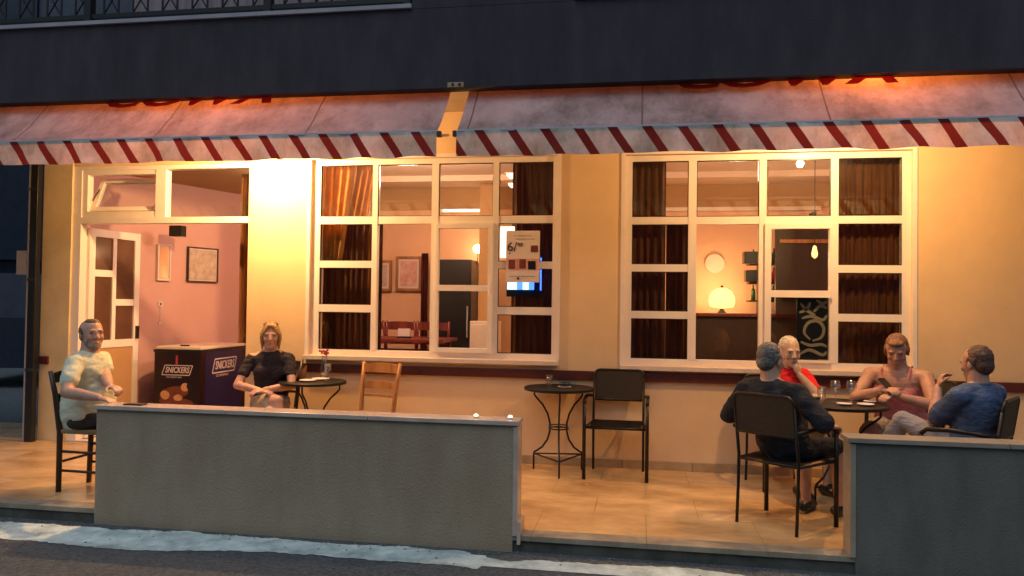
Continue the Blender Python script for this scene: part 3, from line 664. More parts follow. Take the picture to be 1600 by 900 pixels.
# bar counter + backbar
t = thing('bar_counter', 'dark brown bar counter carrying the round lamp', 'counter', (0, 2.3, 0))
bx('front', m_dkwood, t, .3, 2.0, 0, .5, 0, 1.32); bx('counter_top', m_redwood, t, .26, 2.05, -.05, .55, 1.322, 1.36, bev=.006)
t = thing('wall_clock', 'pale round wall clock above the counter lamp', 'clock', (.93, 3.19, 1.985))
R90 = Matrix.Rotation(PI/2, 4, 'X')
bm = bmesh.new(); lathe(bm, [(.105, 0), (.12, 0), (.12, .03), (.105, .03)], 28, mx=R90); fin('rim', bm, m_sill, t, False)
bm = bmesh.new(); lathe(bm, [(0, .001), (.106, .001), (.106, .012), (0, .012)], 28, mx=R90); fin('dial', bm, m_tan, t)
bm = bmesh.new(); box(bm, -.003, .003, -.016, -.013, 0, .075); box(bm, -.003, .003, -.018, -.0165, 0, .05, Matrix.Rotation(2.3, 4, 'Y')); fin('hands', bm, m_dkwood, t)
sh = thing('back_shelf', 'wall shelving with bottles and gadgets left of the right window sash', 'shelf', (1.30, 2.75, 0))
for z in (1.50, 1.72, 1.95): bx('shelf_board', m_dkwood, sh, 0, .75, 0, .25, z, z+.02)
bx('shelf_side', m_dkwood, sh, .74, .77, 0, .25, 1.36, 2.6); bx('shelf_side', m_dkwood, sh, .12, .14, 0, .25, 1.36, 1.95)
def bottle(x, y, z, h, r, m, label):
    bm = bmesh.new(); lathe(bm, [(0, 0), (r, 0), (r, h*.6), (r*.9, h*.66), (r*.35, h*.78), (r*.32, h), (0, h)], 12, (x, y, z)); return tag(fin('bottle', bm, m, None, True), label, 'bottle', 'bottles and jars on the back shelving')
bcols = [mat('bottle_%s' % n, c, .15) for n, c in (('green', (.02, .08, .03)), ('amber', (.3, .1, .02)), ('red', (.45, .02, .03)), ('clear', (.5, .45, .4)))]
names = ['green', 'amber', 'red', 'pale']
k = 0
for z in (1.52, 1.74, 1.97):
    for i in range(6):
        m = (k*7+i) % 4; bottle(1.36+i*.12, 2.84, z, random.uniform(.14, .2), random.uniform(.024, .036), bcols[m], '%s bottle, number %s from the left on the %s board of the back shelving' % (names[m], ('one','two','three','four','five','six')[i], {1.52:'lowest',1.74:'middle',1.97:'top'}[z])); k += 1
t = thing('coffee_machine', 'dark coffee machine on the shelf beside the bar wall', 'machine', (1.24, 2.6, 0))
bx('body', m_black, t, .0, .14, 0, .2, 1.74, 1.88, bev=.01); bx('top_tray', m_black, t, -.02, .16, -.02, .2, 1.96, 2.10, bev=.006); bx('red_front', m_printr, t, .14, .2, 0, .1, 1.98, 2.08, bev=.004)
tag(bx('light_strip', m_tube, None, 1.42, 1.47, 2.70, 2.72, 1.42, 1.68), 'upright lit tube beside the back shelving', 'light strip')
sphere_lamp('pendant_lamp', 'bright pendant light behind the upper sash pane of the right window', 1.32, 1.55, 1.96, .04, 4, m_bulb, [(0, 0, .04), (0, 0, .97)])
t = thing('hanging_bulb', 'small white hanging bulb at the right of the upper sash pane', 'lamp', (1.66, .9, 1.98))
bm = bmesh.new(); lathe(bm, [(0, -.07), (.025, -.05), (.03, -.02), (.015, .05), (0, .06)], 12); fin('bulb', bm, m_shade2, t, True)
bm = bmesh.new(); tube(bm, [(0, 0, .06), (0, 0, 1.02)], .004, 5); fin('cord', bm, m_black, t)
cb = thing('wall_cabinet', 'large dark framed cabinet behind the right window sash', 'cabinet', (1.5, 2.1, 0))
bx('body', m_dkwood, cb, 0, .72, 0, .08, 1.36, 2.35); bx('cabinet_frame', m_brown, cb, .04, .68, -.015, 0, 2.16, 2.20); bx('cabinet_shelf', m_brown, cb, .06, .4, -.1, 0, 1.55, 1.57)
# script reflected in the lower sash pane, modelled as coloured strokes (rotated brush script)
sgn = thing('script_reflection', 'reflected brush script lettering modelled sideways behind the lower sash pane', 'sign', (1.345, .045, 1.0))
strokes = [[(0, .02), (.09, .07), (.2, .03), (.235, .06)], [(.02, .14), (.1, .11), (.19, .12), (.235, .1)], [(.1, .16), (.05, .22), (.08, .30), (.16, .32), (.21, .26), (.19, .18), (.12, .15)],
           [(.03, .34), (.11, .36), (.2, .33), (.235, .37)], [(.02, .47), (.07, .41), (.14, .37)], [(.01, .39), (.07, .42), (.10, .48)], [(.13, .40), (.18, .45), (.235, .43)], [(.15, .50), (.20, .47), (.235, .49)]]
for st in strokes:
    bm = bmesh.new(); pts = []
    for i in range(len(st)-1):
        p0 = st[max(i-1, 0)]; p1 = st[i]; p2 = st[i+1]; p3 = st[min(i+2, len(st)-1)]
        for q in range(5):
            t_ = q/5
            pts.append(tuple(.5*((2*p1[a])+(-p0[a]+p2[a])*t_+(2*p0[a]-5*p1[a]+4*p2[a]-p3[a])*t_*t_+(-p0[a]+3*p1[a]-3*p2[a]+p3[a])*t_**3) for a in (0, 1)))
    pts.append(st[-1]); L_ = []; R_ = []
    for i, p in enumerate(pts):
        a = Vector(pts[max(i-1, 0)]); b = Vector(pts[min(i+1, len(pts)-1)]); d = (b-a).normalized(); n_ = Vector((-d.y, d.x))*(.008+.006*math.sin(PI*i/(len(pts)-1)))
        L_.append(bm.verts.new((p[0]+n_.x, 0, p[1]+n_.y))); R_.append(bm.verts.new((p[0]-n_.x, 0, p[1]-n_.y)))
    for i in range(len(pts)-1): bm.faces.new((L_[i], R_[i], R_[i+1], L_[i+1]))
    fin('brush_stroke', bm, m_script_refl, sgn)
bx('reflection_backing', m_black, sgn, -.01, .245, .004, .012, -.01, .52)

# poster on the glass
po = thing('poster', 'pale event poster with a dark photo strip taped on the left window', 'poster', (-1.06, -.008, 1.865))
bx('sheet', m_white, po, -.155, .155, 0, .003, -.235, .235)
bx('photo_strip', m_pic, po, -.155, .155, -.002, -.0005, -.125, -.02)
bx('photo', m_choc, po, -.13, -.07, -.004, -.002, -.115, -.03); bx('photo', m_black, po, .05, .12, -.004, -.002, -.118, -.04); bx('photo', m_choc, po, .075, .14, -.004, -.002, .04, .10); bx('footer_block', m_dkwood, po, -.05, -.03, -.004, -.002, -.21, -.19)
bx('photo', m_choc, po, -.03, .03, -.004, -.002, -.11, -.025)
text('poster_text', '6/', .12, m_dkwood, po, face_mx(-.10, -.002, .085)); text('poster_text', '98', .05, m_dkwood, po, face_mx(-.025, -.002, .105))
bx('rule_line', m_dkwood, po, -.13, -.115, -.002, -.0005, .025, .035)
text('poster_text', '•  ~~~~ ~~', .035, m_dkwood, po, face_mx(.0, -.002, .19)); text('poster_text', '~~~~~~ ~ ~~~', .028, m_dkwood, po, face_mx(.02, -.002, .16))
bm = bmesh.new(); lathe(bm, [(0, 0), (.022, 0), (.022, .002), (0, .002)], 10, mx=Matrix.Translation((.105, -.0005, .08)) @ R90); fin('seal', bm, m_choc, po)
text('poster_text', '~~~~ • ~~~ • ~~~', .03, m_dkwood, po, face_mx(.0, -.002, -.18))

# ================================================================== FURNITURE
def metal_chair(label, loc, rz):
    t = thing('metal_armchair', label, 'chair', loc, rz, 'dark metal armchairs on the terrace')
    # faces +y
    for s in (-1, 1):
        bm = bmesh.new(); tube(bm, [(s*.255, .22, 0), (s*.255, .22, .40), (s*.255, .215, .62)], .0155, 10); fin('leg', bm, m_dkmetal, t, True)
        bm = bmesh.new(); tube(bm, [(s*.215, -.20, 0), (s*.215, -.185, .25), (s*.215, -.18, .45), (s*.213, -.235, .80)], .011, 8); fin('leg', bm, m_dkmetal, t, True)
        bm = bmesh.new(); tube(bm, [(s*.255, .215, .62), (s*.255, .18, .652), (s*.258, .05, .662), (s*.255, -.1, .655), (s*.225, -.215, .64)], .0155, 8); fin('armrest', bm, m_dkmetal, t, True)
    bm = bmesh.new(); tube(bm, [(-.255, .215, .425), (.255, .215, .425)], .012, 8); tube(bm, [(-.215, -.18, .425), (.215, -.18, .425)], .010, 8)
    for s in (-1, 1): tube(bm, [(s*.215, -.18, .425), (s*.25, .215, .425)], .010, 8)
    fin('seat_frame', bm, m_dkmetal, t, True)
    bm = bmesh.new(); n = 10
    rows = [[bm.verts.new((-.21+.42*i/n, -.18+.40*j/6, .437-.012*math.sin(PI*i/n)*math.sin(PI*j/6))) for i in range(n+1)] for j in range(7)]
    for j in range(6):
        for i in range(n): bm.faces.new((rows[j][i], rows[j][i+1], rows[j+1][i+1], rows[j+1][i]))
    bmesh.ops.solidify(bm, geom=bm.faces[:], thickness=.012); fin('seat', bm, m_mesh, t, True)
    # back panel with rounded top
    P = [(-.212, .61), (.212, .61), (.212, .80)]
    for k in range(5): a = PI/2*k/4; P.append((.165+.047*math.cos(a), .82+.045*math.sin(a)))
    for k in range(5): a = PI/2+PI/2*k/4; P.append((-.165+.047*math.cos(a), .82+.045*math.sin(a)))
    P.append((-.212, .80))
    sh_ = Matrix(((1, 0, 0, 0), (0, 1, -.155, -.113), (0, 0, 1, 0), (0, 0, 0, 1)))
    bm = bmesh.new(); prism(bm, [(x*.97, .738+(z-.738)*.96) for x, z in P], -.006, .006, sh_); fin('back_panel', bm, m_mesh, t)
    bm = bmesh.new(); tube(bm, [sh_ @ Vector((x, 0, z)) for x, z in P+P[:2]], .011, 8); fin('back_frame', bm, m_dkmetal, t, True)
    return t
c1 = metal_chair('empty dark metal armchair beside the middle bistro table against the wall', (-.185, -.34, 0), PI-.03)
c2 = copy_tree(c1, (.94, -1.57, 0), math.atan2(.76, .65)-PI/2, 'dark metal armchair under the man in a navy shirt seen from behind')
c3 = copy_tree(c1, (1.14, -.40, 0), PI+.3, 'dark metal armchair under the man in the red shirt')
c4 = copy_tree(c1, (2.12, -.42, 0), PI-.85, 'dark metal armchair under the woman in the pink top')
c5 = copy_tree(c1, (2.13, -1.42, 0), math.radians(56), 'dark metal armchair under the man in the blue shirt at the right')

def wood_chair(label, loc, rz, m, rush, wide=.37):
    t = thing('wooden_chair', label, 'chair', loc, rz, 'wooden taverna chairs on the terrace')
    a = wide/2
    for s in (-1, 1):
        bm = bmesh.new(); tube(bm, [(s*a*.88, -.17, 0), (s*a*.92, -.165, .44), (s*a*1.0, -.20, .72), (s*a*1.06, -.235, .89)], 0, 8, radii=[.019, .021, .019, .016]); fin('back_post', bm, m, t, True)
        bm = bmesh.new(); tube(bm, [(s*a, .17, 0), (s*a, .17, .30), (s*a, .17, .475)], 0, 8, radii=[.015, .021, .022]); fin('leg', bm, m, t, True)
        for z in (.16, .30): 
            bm = bmesh.new(); tube(bm, [(s*a*.92, -.165, z), (s*a, .17, z)], .010, 6); fin('stretcher', bm, m, t, True)
    for z in (.13, .26):
        bm = bmesh.new(); tube(bm, [(-a, .17, z+.03), (a, .17, z+.03)], .010, 6); fin('stretcher', bm, m, t, True)
    bm = bmesh.new(); tube(bm, [(-a*.9, -.166, .22), (a*.9, -.166, .22)], .010, 6); fin('stretcher', bm, m, t, True)
    for z0, h, arch in ((.80, .075, .012), (.655, .055, .018), (.585, .022, 0)):
        bm = bmesh.new(); n = 8; f_ = []; b_ = []
        for i in range(n+1):
            s = -1+2*i/n; x = s*a*.98; bow = -.02*(1-s*s); y = -.172-(z0-.44)*.13+bow; tz = arch*(1-s*s)
            f_.append((bm.verts.new((x, y+.007, z0)), bm.verts.new((x, y+.007, z0+h+tz)))); b_.append((bm.verts.new((x, y-.007, z0)), bm.verts.new((x, y-.007, z0+h+tz))))
        for i in range(n):
            bm.faces.new((f_[i][0], f_[i+1][0], f_[i+1][1], f_[i][1])); bm.faces.new((b_[i][0], b_[i][1], b_[i+1][1], b_[i+1][0]))
            bm.faces.new((f_[i][1], f_[i+1][1], b_[i+1][1], b_[i][1])); bm.faces.new((f_[i][0], b_[i][0], b_[i+1][0], f_[i+1][0]))
        fin('back_slat', bm, m, t)
    bm = bmesh.new(); box(bm, -a*.96, a*.98, -.16, .17, .43, .462, bev=.012); fin('seat', bm, m_rush if rush else m, t)
    return t
wc = wood_chair('empty honey coloured wooden chair between the left table and the low wall', (-2.35, -.50, 0), PI-.28, m_ltwood, True)
wc2 = wood_chair('dark wooden rush seat chair under the man in the white shirt', (-4.05, -1.68, 0), -PI/2, m_dkwood, True, .36)
wc3 = copy_tree(wc2, (-3.28, -.42, 0), PI, 'dark wooden chair under the woman in the black blouse')
# chairs inside
t0 = wood_chair('red-brown dining chair inside, left of the white napkins', (-3.35, 2.55, .12), 0, m_redwood, False, .42); t0['group'] = 'dining chairs inside the cafe'; t0.scale = (1, 1, 1.22)
for i, (x, lb) in enumerate(((-2.95, 'red-brown dining chair inside behind the white napkins'), (-2.55, 'red-brown dining chair inside in front of the dark fridge'), (-3.75, 'red-brown dining chair inside at the far left of the row'))):
    q = copy_tree(t0, (x, 2.55, .12), 0, lb); q.scale = (1, 1, 1.22)
t = thing('dining_table', 'dark dining table with white napkins seen inside the left window', 'table', (-2.9, 1.9, 0))
bx('tabletop', m_redwood, t, -.7, .7, -.35, .35, .98, 1.02, bev=.005)
for sx_ in (-.6, .6):
    for sy_ in (-.28, .28): bx('leg', m_redwood, t, sx_-.03, sx_+.03, sy_-.03, sy_+.03, 0, .98)
t = thing('napkin_holder', 'white napkins in a holder on the inside dining table', 'napkins', (-2.72, 1.75, 1.02)); bx('napkins', m_white, t, -.07, .07, -.02, .02, .01, .11); bx('holder', m_black, t, -.075, .075, -.03, .03, 0, .02)

def bistro(label, loc, rz, R=.30, extra=False):
    t = thing('bistro_table', label, 'table', loc, rz, 'round iron bistro tables on the terrace')
    bm = bmesh.new(); lathe(bm, [(0, .708), (R-.006, .708), (R-.006, .722), (0, .722)], 40); fin('tabletop', bm, mtop, t)
    bm = bmesh.new(); lathe(bm, [(R-.005, .700), (R+.003, .702), (R+.004, .722), (R-.005, .726)], 40); 
    fin('rim', bm, m_iron, t)
    for k in range(3):
        a = 2*PI*k/3; ca, sa = math.cos(a), math.sin(a)
        pr = [(.235, .70), (.237, .645), (.215, .62), (.155, .565), (.105, .49), (.082, .41), (.083, .34), (.105, .27), (.155, .20), (.205, .165), (.232, .15), (.237, .12), (.237, 0)]
        pr = [(r*R/.29, z) for r, z in pr]
        pts = []
        for i in range(len(pr)-1):
            for q in range(3):
                s = q/3; pts.append((pr[i][0]*(1-s)+pr[i+1][0]*s, pr[i][1]*(1-s)+pr[i+1][1]*s))
        pts.append(pr[-1])
        bm = bmesh.new(); tube(bm, [(r*ca, r*sa, z) for r, z in pts], .0085, 7); fin('leg', bm, m_iron, t, True)
        b = a+2*PI/3; r = .234*R/.29
        bm = bmesh.new(); tube(bm, [(r*ca, r*sa, .135), (r*math.cos(b), r*math.sin(b), .135)], .007, 6); fin('stretcher', bm, m_iron, t, True)
    bm = bmesh.new(); pts = [(.082*math.cos(2*PI*k/20), .082*math.sin(2*PI*k/20), .375) for k in range(21)]; tube(bm, pts, .007, 6); tube(bm, [(p[0], p[1], .395) for p in pts], .005, 6); fin('ring', bm, m_iron, t, True)
    if extra:
        for s in (-1, 1):
            bm = bmesh.new(); tube(bm, [(.2*math.cos(s)+.05*math.cos(q*.8), .2*math.sin(s)+.0, .35+.05*math.sin(q*.8)) for q in range(9)], .007, 6); fin('scroll', bm, m_iron, t, True)
    return t
mtop = mat('dark_glass_top', (.02, .022, .018), .12, spec=.8, var=.3)
bistro('round iron bistro table with glass and ashtray beside the empty metal armchair', (-.68, -.34, 0), math.radians(-82), .295)
bistro('round iron bistro table beside the woman in the black blouse', (-2.86, -.46, 0), math.radians(-88), .29)
bistro('round iron bistro table with wine glasses between the four seated people', (1.47, -.86, 0), math.radians(-140), .335, True)

# things on tables
def tumbler(x, y, z, h, r, label, wine=False, cat='glass'):
    bm = bmesh.new()
    if wine: pr = [(0, 0), (r*.9, 0), (r*.8, .004), (.004, .008), (.004, h*.42), (r*.7, h*.55), (r, h*.72), (r*.82, h), (r*.78, h), (r*.95, h*.72), (r*.6, h*.56), (0, h*.46)]
    else: pr = [(0, 0), (r*.85, 0), (r, h), (r*.92, h), (r*.78, .008), (0, .008)]
    lathe(bm, pr, 16, (x, y, z)); return tag(fin('wine_glass' if wine else 'tumbler', bm, m_cup, None, True), label, cat)
def plate(x, y, z, r, label, m=None):
    bm = bmesh.new(); lathe(bm, [(0, 0), (r*.6, 0), (r, .012), (r*.97, .015), (r*.6, .005), (0, .005)], 20, (x, y, z)); return tag(fin('saucer', bm, m or m_white, None, True), label, 'plate')
Z = .7265
tumbler(-.77, -.30, Z, .095, .03, 'empty tumbler on the middle bistro table')
t = thing('ashtray', 'dark ashtray on a white saucer on the middle bistro table', 'ashtray', (-.63, -.36, Z))
bm = bmesh.new(); lathe(bm, [(0, 0), (.05, 0), (.06, .008), (0, .010)], 18); fin('saucer', bm, m_white, t)
bm = bmesh.new(); lathe(bm, [(0, .011), (.04, .011), (.05, .04), (.043, .04), (.033, .018), (0, .016)], 18); fin('bowl', bm, m_black, t, True)
tumbler(-3.03, -.44, Z, .10, .03, 'tumbler at the left of the left bistro table')
t = thing('napkin_fan', 'brown folded napkin standing in a holder on the left bistro table', 'napkin', (-2.98, -.40, Z))
bm = bmesh.new(); prism(bm, [(-.05, 0), (.02, 0), (.03, .13), (-.03, .07)], -.01, .01); fin('napkin', bm, m_brown, t); bx('holder', m_black, t, -.055, .03, -.018, .018, 0, .012)
plate(-2.88, -.52, Z, .075, 'white saucer at the front of the left bistro table')
plate(-2.83, -.36, Z, .08, 'dark-rimmed plate behind the white saucer on the left bistro table')
t = thing('water_carafe', 'clear carafe with flowers in its neck on the left bistro table', 'carafe', (-2.85, -.24, Z))
bm = bmesh.new(); lathe(bm, [(0, 0), (.04, 0), (.042, .08), (.02, .15), (.026, .21), (.022, .21), (.016, .15), (.036, .08), (.034, .006), (0, .006)], 16); fin('carafe', bm, m_cup, t, True)
bm = bmesh.new()
for k in range(16):
    a = random.uniform(0, 6.28); r = random.uniform(0, .06); ell(bm, (r*math.cos(a), r*math.sin(a), .235+random.uniform(-.015, .025)), (.012, .012, .01), u=6, v=4)
o = fin('flower_head', bm, m_printr, t)
tumbler(-2.74, -.42, Z, .15, .034, 'wine glass at the right of the left bistro table', True)
tumbler(1.34, -.86, Z, .12, .034, 'water glass at the left of the right bistro table')
tumbler(1.45, -.80, Z, .16, .038, 'left of the two wine glasses on the right bistro table', True)
tumbler(1.57, -.78, Z, .16, .038, 'right of the two wine glasses on the right bistro table', True)
plate(1.47, -.98, Z, .055, 'white saucer at the front left of the right bistro table')
plate(1.62, -.97, Z, .06, 'white saucer at the front right of the right bistro table')
plate(1.70, -.78, Z, .045, 'small ashtray dish near the hands of the woman in pink')
tag(bx('mobile_phone', m_black, None, -3.47, -3.33, -2.17, -2.10, .7065, .7145, bev=.003), 'black phone lying on the coping beside the man in white', 'phone')
m_led2 = mat('lit_candle', (1, .9, .7), .4, emit=(1, .7, .35), estr=5)
for x, lb in ((-1.02, 'small glowing tea light on the coping, left of the pair'), (-.80, 'small glowing tea light at the very end of the coping')):
    t = thing('tea_light', lb, 'candle', (x, -2.13, .7055)); bm = bmesh.new(); lathe(bm, [(0, 0), (.02, 0), (.02, .011), (0, .011)], 12); fin('cup', bm, m_white, t)
    bm = bmesh.new(); ell(bm, (0, 0, .016), (.014, .014, .008), u=10, v=6); fin('flame', bm, m_led2, t, True)
# ================================================================== PEOPLE
def remesh(name, bm, vox, m, parent, smooth=6, wr=0.0, wf=9, seed=0, fac=.5):
    me = bpy.data.meshes.new(name); bm.to_mesh(me); bm.free()
    o = bpy.data.objects.new(name, me); C.objects.link(o)
    a = o.modifiers.new('r', 'REMESH'); a.mode = 'VOXEL'; a.voxel_size = vox; a.use_smooth_shade = True
    b = o.modifiers.new('s', 'SMOOTH'); b.factor = fac; b.iterations = smooth
    dg = bpy.context.evaluated_depsgraph_get(); m2 = bpy.data.meshes.new_from_object(o.evaluated_get(dg))
    o.modifiers.clear(); o.data = m2; bpy.data.meshes.remove(me); m2.name = name
    if wr:
        nr = [v.normal.copy() for v in m2.vertices]
        for v, n_ in zip(m2.vertices, nr):
            p = v.co
            k = noise.noise(Vector((p.x*wf+seed, p.y*wf, p.z*wf*1.6)))+.5*noise.noise(Vector((p.x*wf*2.3, p.y*wf*2.3+seed, p.z*wf*4)))
            v.co += n_*wr*k
    m2.materials.clear(); m2.materials.append(m)
    for p in m2.polygons: p.use_smooth = True
    if parent: o.parent = parent
    return o
def ik(a, b, L1, L2, pole):
    a = Vector(a); b = Vector(b); d = b-a; D = min(d.length, (L1+L2)*.995); d.normalize(); b = a+d*D
    c = (L1*L1-L2*L2+D*D)/(2*D); h = math.sqrt(max(L1*L1-c*c, 0)); p = Vector(pole); p = (p-d*p.dot(d)).normalized()
    return a+d*c+p*h, b
def hand(bm, wr, fd, pn, side, curl, s=1.0):
    fd = Vector(fd).normalized(); pn = Vector(pn); pn = (pn-fd*pn.dot(fd)).normalized()   # pn: palm-facing normal
    ac = fd.cross(pn).normalized()*side            # towards thumb
    R_ = Matrix((ac, fd, pn)).transposed()
    wr = Vector(wr); pc = wr+fd*.05*s
    ell(bm, pc, (.040*s, .052*s, .017*s), R_, 12, 8); ell(bm, wr+fd*.07*s, (.040*s, .026*s, .014*s), R_, 12, 8)
    for k, (off, ln) in enumerate(((.029, .070), (.010, .079), (-.010, .073), (-.028, .057))):
        p = wr+fd*.085*s+ac*off*s; d = (fd+ac*off*2.2).normalized(); r = .0088*s; cu_ = curl*(1+.08*k)
        for j, q in enumerate((.45, .32, .23)):
            d = (Matrix.Rotation(cu_*(.55 if j == 0 else .9), 3, ac*side*-1 if False else d.cross(pn)) @ d) if cu_ else d
            n_ = p+d*ln*q*s; caps(bm, p, r, n_, r*.92, 8); p = n_; r *= .93
    p = wr+fd*.028*s+ac*.032*s; d = (fd*.62+ac*.72+pn*.25).normalized()
    q = p+d*.040*s; caps(bm, p, .0115*s, q, .0105*s, 8); d2 = (d+fd*.5+pn*.3*curl).normalized(); caps(bm, q, .0105*s, q+d2*.032*s, .0088*s, 8)
def head(bm, c, R_, s=1.0, fem=False):
    f = lambda x, y, z: Vector(c)+R_ @ (Vector((x, y, z))*s)
    ell(bm, f(0, -.018, .032), (.075*s, .094*s, .090*s), R_, 18, 12)
    ell(bm, f(0, .022, .0), (.063*s, .066*s, .085*s), R_, 16, 12)
    ell(bm, f(0, .030, -.055), ((.047 if fem else .053)*s, .052*s, .055*s), R_, 14, 10)
    ell(bm, f(0, .066, -.088), (.022*s, .020*s, .018*s), R_, 10, 8)
    for q in (-1, 1):
        ell(bm, f(q*.038, .060, -.018), (.022*s, .020*s, .022*s), R_, 10, 8)
        ell(bm, f(q*.028, .076, .032), (.027*s, .010*s, .010*s), R_, 10, 6)
        ell(bm, f(q*.077, -.012, -.005), (.008*s, .018*s, .031*s), R_, 10, 8)
    caps(bm, f(0, .080, .020), .008*s, f(0, .097, -.017), .0115*s, 10)
    for q in (-1, 1): ell(bm, f(q*.012, .089, -.021), (.009*s, .010*s, .008*s), R_, 8, 6)
    ell(bm, f(0, .080, -.050), (.022*s, .012*s, .0055*s), R_, 10, 6); ell(bm, f(0, .078, -.062), (.019*s, .012*s, .006*s), R_, 10, 6)
PROF = [(-.09, .125, .105), (0, .168, .125), (.08, .165, .122), (.18, .142, .110), (.28, .152, .115), (.36, .165, .120), (.43, .165, .105), (.475, .125, .08), (.50, .075, .065)]
def person(label, loc, rz, S):
    t = thing('person', label, 'person', loc, rz)
    k_ = S.get('scale', 1.0); t.scale = (k_, k_, k_)
    for key in ('handL', 'handR', 'footL', 'footR'):
        if S.get('w'+key):
            p_ = Matrix.Rotation(-rz, 3, 'Z') @ (Vector(S['w'+key])-Vector(loc)); S[key] = p_/k_
    S = dict(S); S['scale'] = 1.0
    sc_ = S.get('scale', 1.0); hz = S.get('hz', .545); lean = S.get('lean', 0); side_l = S.get('side', 0); tw = S.get('twist', 0); W_ = S.get('wide', 1.0)
    hip = Vector(S.get('hip', (0, -.02, hz)))
    sd = Vector((math.sin(side_l), -math.sin(lean), math.cos(lean)*math.cos(side_l))).normalized()
    up2 = Vector((math.sin(side_l)*1.0, -math.sin(lean)+S.get('hunch', .10), math.cos(lean))).normalized()
    def sp(u):   # spine point, bending forward above the waist
        u = u*S.get('sl', .93)
        a = hip+sd*min(u, .2); return a+up2*max(u-.2, 0)
    RT = Matrix.Rotation(tw, 3, 'Z')
    def rg(u): k = max(0, min(1, u/.45)); return Matrix.Rotation(tw*k, 3, 'Z')
    def torso(bm, infl=0, u0=-.09, u1=.5, ws=1.0):
        n = 30
        for i in range(n+1):
            u = u0+(u1-u0)*i/n; w_, d_ = PROF[0][1:]
            for (a, wa, da), (b, wb, db) in zip(PROF, PROF[1:]):
                if a <= u <= b+1e-6:
                    k = (u-a)/(b-a); w_ = wa+(wb-wa)*k; d_ = da+(db-da)*k; break
            R_ = rg(u) @ Matrix((Vector((1, 0, 0)), up2.cross(Vector((1, 0, 0))).normalized(), up2)).transposed()
            ell(bm, sp(u), ((w_*W_*ws+infl)*sc_, (d_*W_*S.get('thick', 1)+infl)*sc_, .052*sc_), R_, 18, 8)
        if S.get('belly'):
            b = S['belly']; ell(bm, sp(.14)+rg(.14) @ Vector((0, .065, 0)), (.155*b+infl, .125*b+infl, .17+infl), None, 16, 12)
            ell(bm, sp(.30)+rg(.3) @ Vector((0, .03, 0)), (.15+infl, .10*b+infl, .14+infl), None, 16, 12)
        if S.get('bust'):
            for q in (-1, 1): ell(bm, sp(.31)+rg(.31) @ Vector((q*.072, .095, 0)), (.060+infl, .042+infl, .060+infl), None, 12, 8)
    nb = sp(.50); sh = {q: sp(.445)+RT @ Vector((q*.178*W_, 0, 0)) for q in (-1, 1)}
    if 'shz' in S:
        for q in (-1, 1): sh[q] = sh[q]+Vector((0, 0, S['shz'][0 if q < 0 else 1]))
    HR = Matrix.Rotation(S.get('hyaw', 0), 3, 'Z') @ Matrix.Rotation(S.get('hroll', 0), 3, 'Y') @ Matrix.Rotation(S.get('hpitch', 0), 3, 'X')
    hc = nb+up2*.035+Vector((0, 0, .112))+HR @ Vector((0, .025, 0)) + Vector(S.get('hoff', (0, 0, 0)))
    UA, FA, TH, SHK = .29, .255, .43, .42
    el = {}; wr = {}; kn = {}; an = {}
    for q, key in ((-1, 'L'), (1, 'R')):
        el[q], wr[q] = ik(sh[q], S['hand'+key], UA, FA, S.get('pole'+key, (q*.6, -.6, -.8)))
        hp = hip+Vector((q*.09, .0, -.01)); kn[q], an[q] = ik(hp, S['foot'+key], TH, SHK, S.get('knee'+key, (q*.1, .3, 1)))
    # body
    bm = bmesh.new()
    torso(bm)
    for q in (-1, 1):
        caps(bm, sp(.44)+RT @ Vector((q*.09, 0, 0)), .062, sh[q], .052*W_); caps(bm, nb, .05, sh[q]+Vector((0, 0, .005)), .034)
        caps(bm, sh[q], .050*W_, el[q], .039*W_); caps(bm, el[q], .039*W_, el[q].lerp(wr[q], .35), .040*W_); caps(bm, el[q].lerp(wr[q], .35), .040*W_, wr[q], .026)
        hp = hip+Vector((q*.09, .0, -.01))
        caps(bm, hp, .088, hp.lerp(kn[q], .5), .073); caps(bm, hp.lerp(kn[q], .5), .073, kn[q], .054)
        caps(bm, kn[q], .052, kn[q].lerp(an[q], .3), .055); caps(bm, kn[q].lerp(an[q], .3), .055, an[q], .034)
        fd = Vector(S.get('toe'+('L' if q < 0 else 'R'), (q*.15, 1, -.05))).normalized()
        caps(bm, an[q]+Vector((0, 0, -.035))-fd*.03, .032, an[q]+Vector((0, 0, -.045))+fd*.13, .024)
        hd = S.get('hd'+('L' if q < 0 else 'R')); hd = Vector(hd) if hd else (wr[q]-el[q])
        hand(bm, wr[q], hd, S.get('pn'+('L' if q < 0 else 'R'), (0, 0, -1)), q, S.get('curl'+('L' if q < 0 else 'R'), .45))
    caps(bm, nb-up2*.03, .066*W_, hc-Vector((0, 0, .04))-HR @ Vector((0, .018, 0)), .057*W_)
    head(bm, hc, HR, 1.04, S.get('fem', False))
    remesh('body', bm, .0068, S['skin'], t, 3, fac=.45)
    hf = lambda x, y, z: hc+HR @ (Vector((x, y, z))*1.04)
    for q in (-1, 1):
        bm = bmesh.new(); ell(bm, hf(q*.030, .071, .014), (.0125, .0105, .0055), HR, 10, 8); fin('eye', bm, m_eye, t, True)
    if S.get('brow', True):
        for q in (-1, 1):
            bm = bmesh.new(); caps(bm, hf(q*.014, .087, .034), .003, hf(q*.045, .078, .036), .0022, 6); fin('eyebrow', bm, S['hairm'], t, True)
    bm = bmesh.new(); ell(bm, hf(0, .0895, -.056), (.019, .004, .0035), HR, 10, 6); fin('mouth', bm, m_lip, t, True)
    # hair
    hs = S.get('hair')
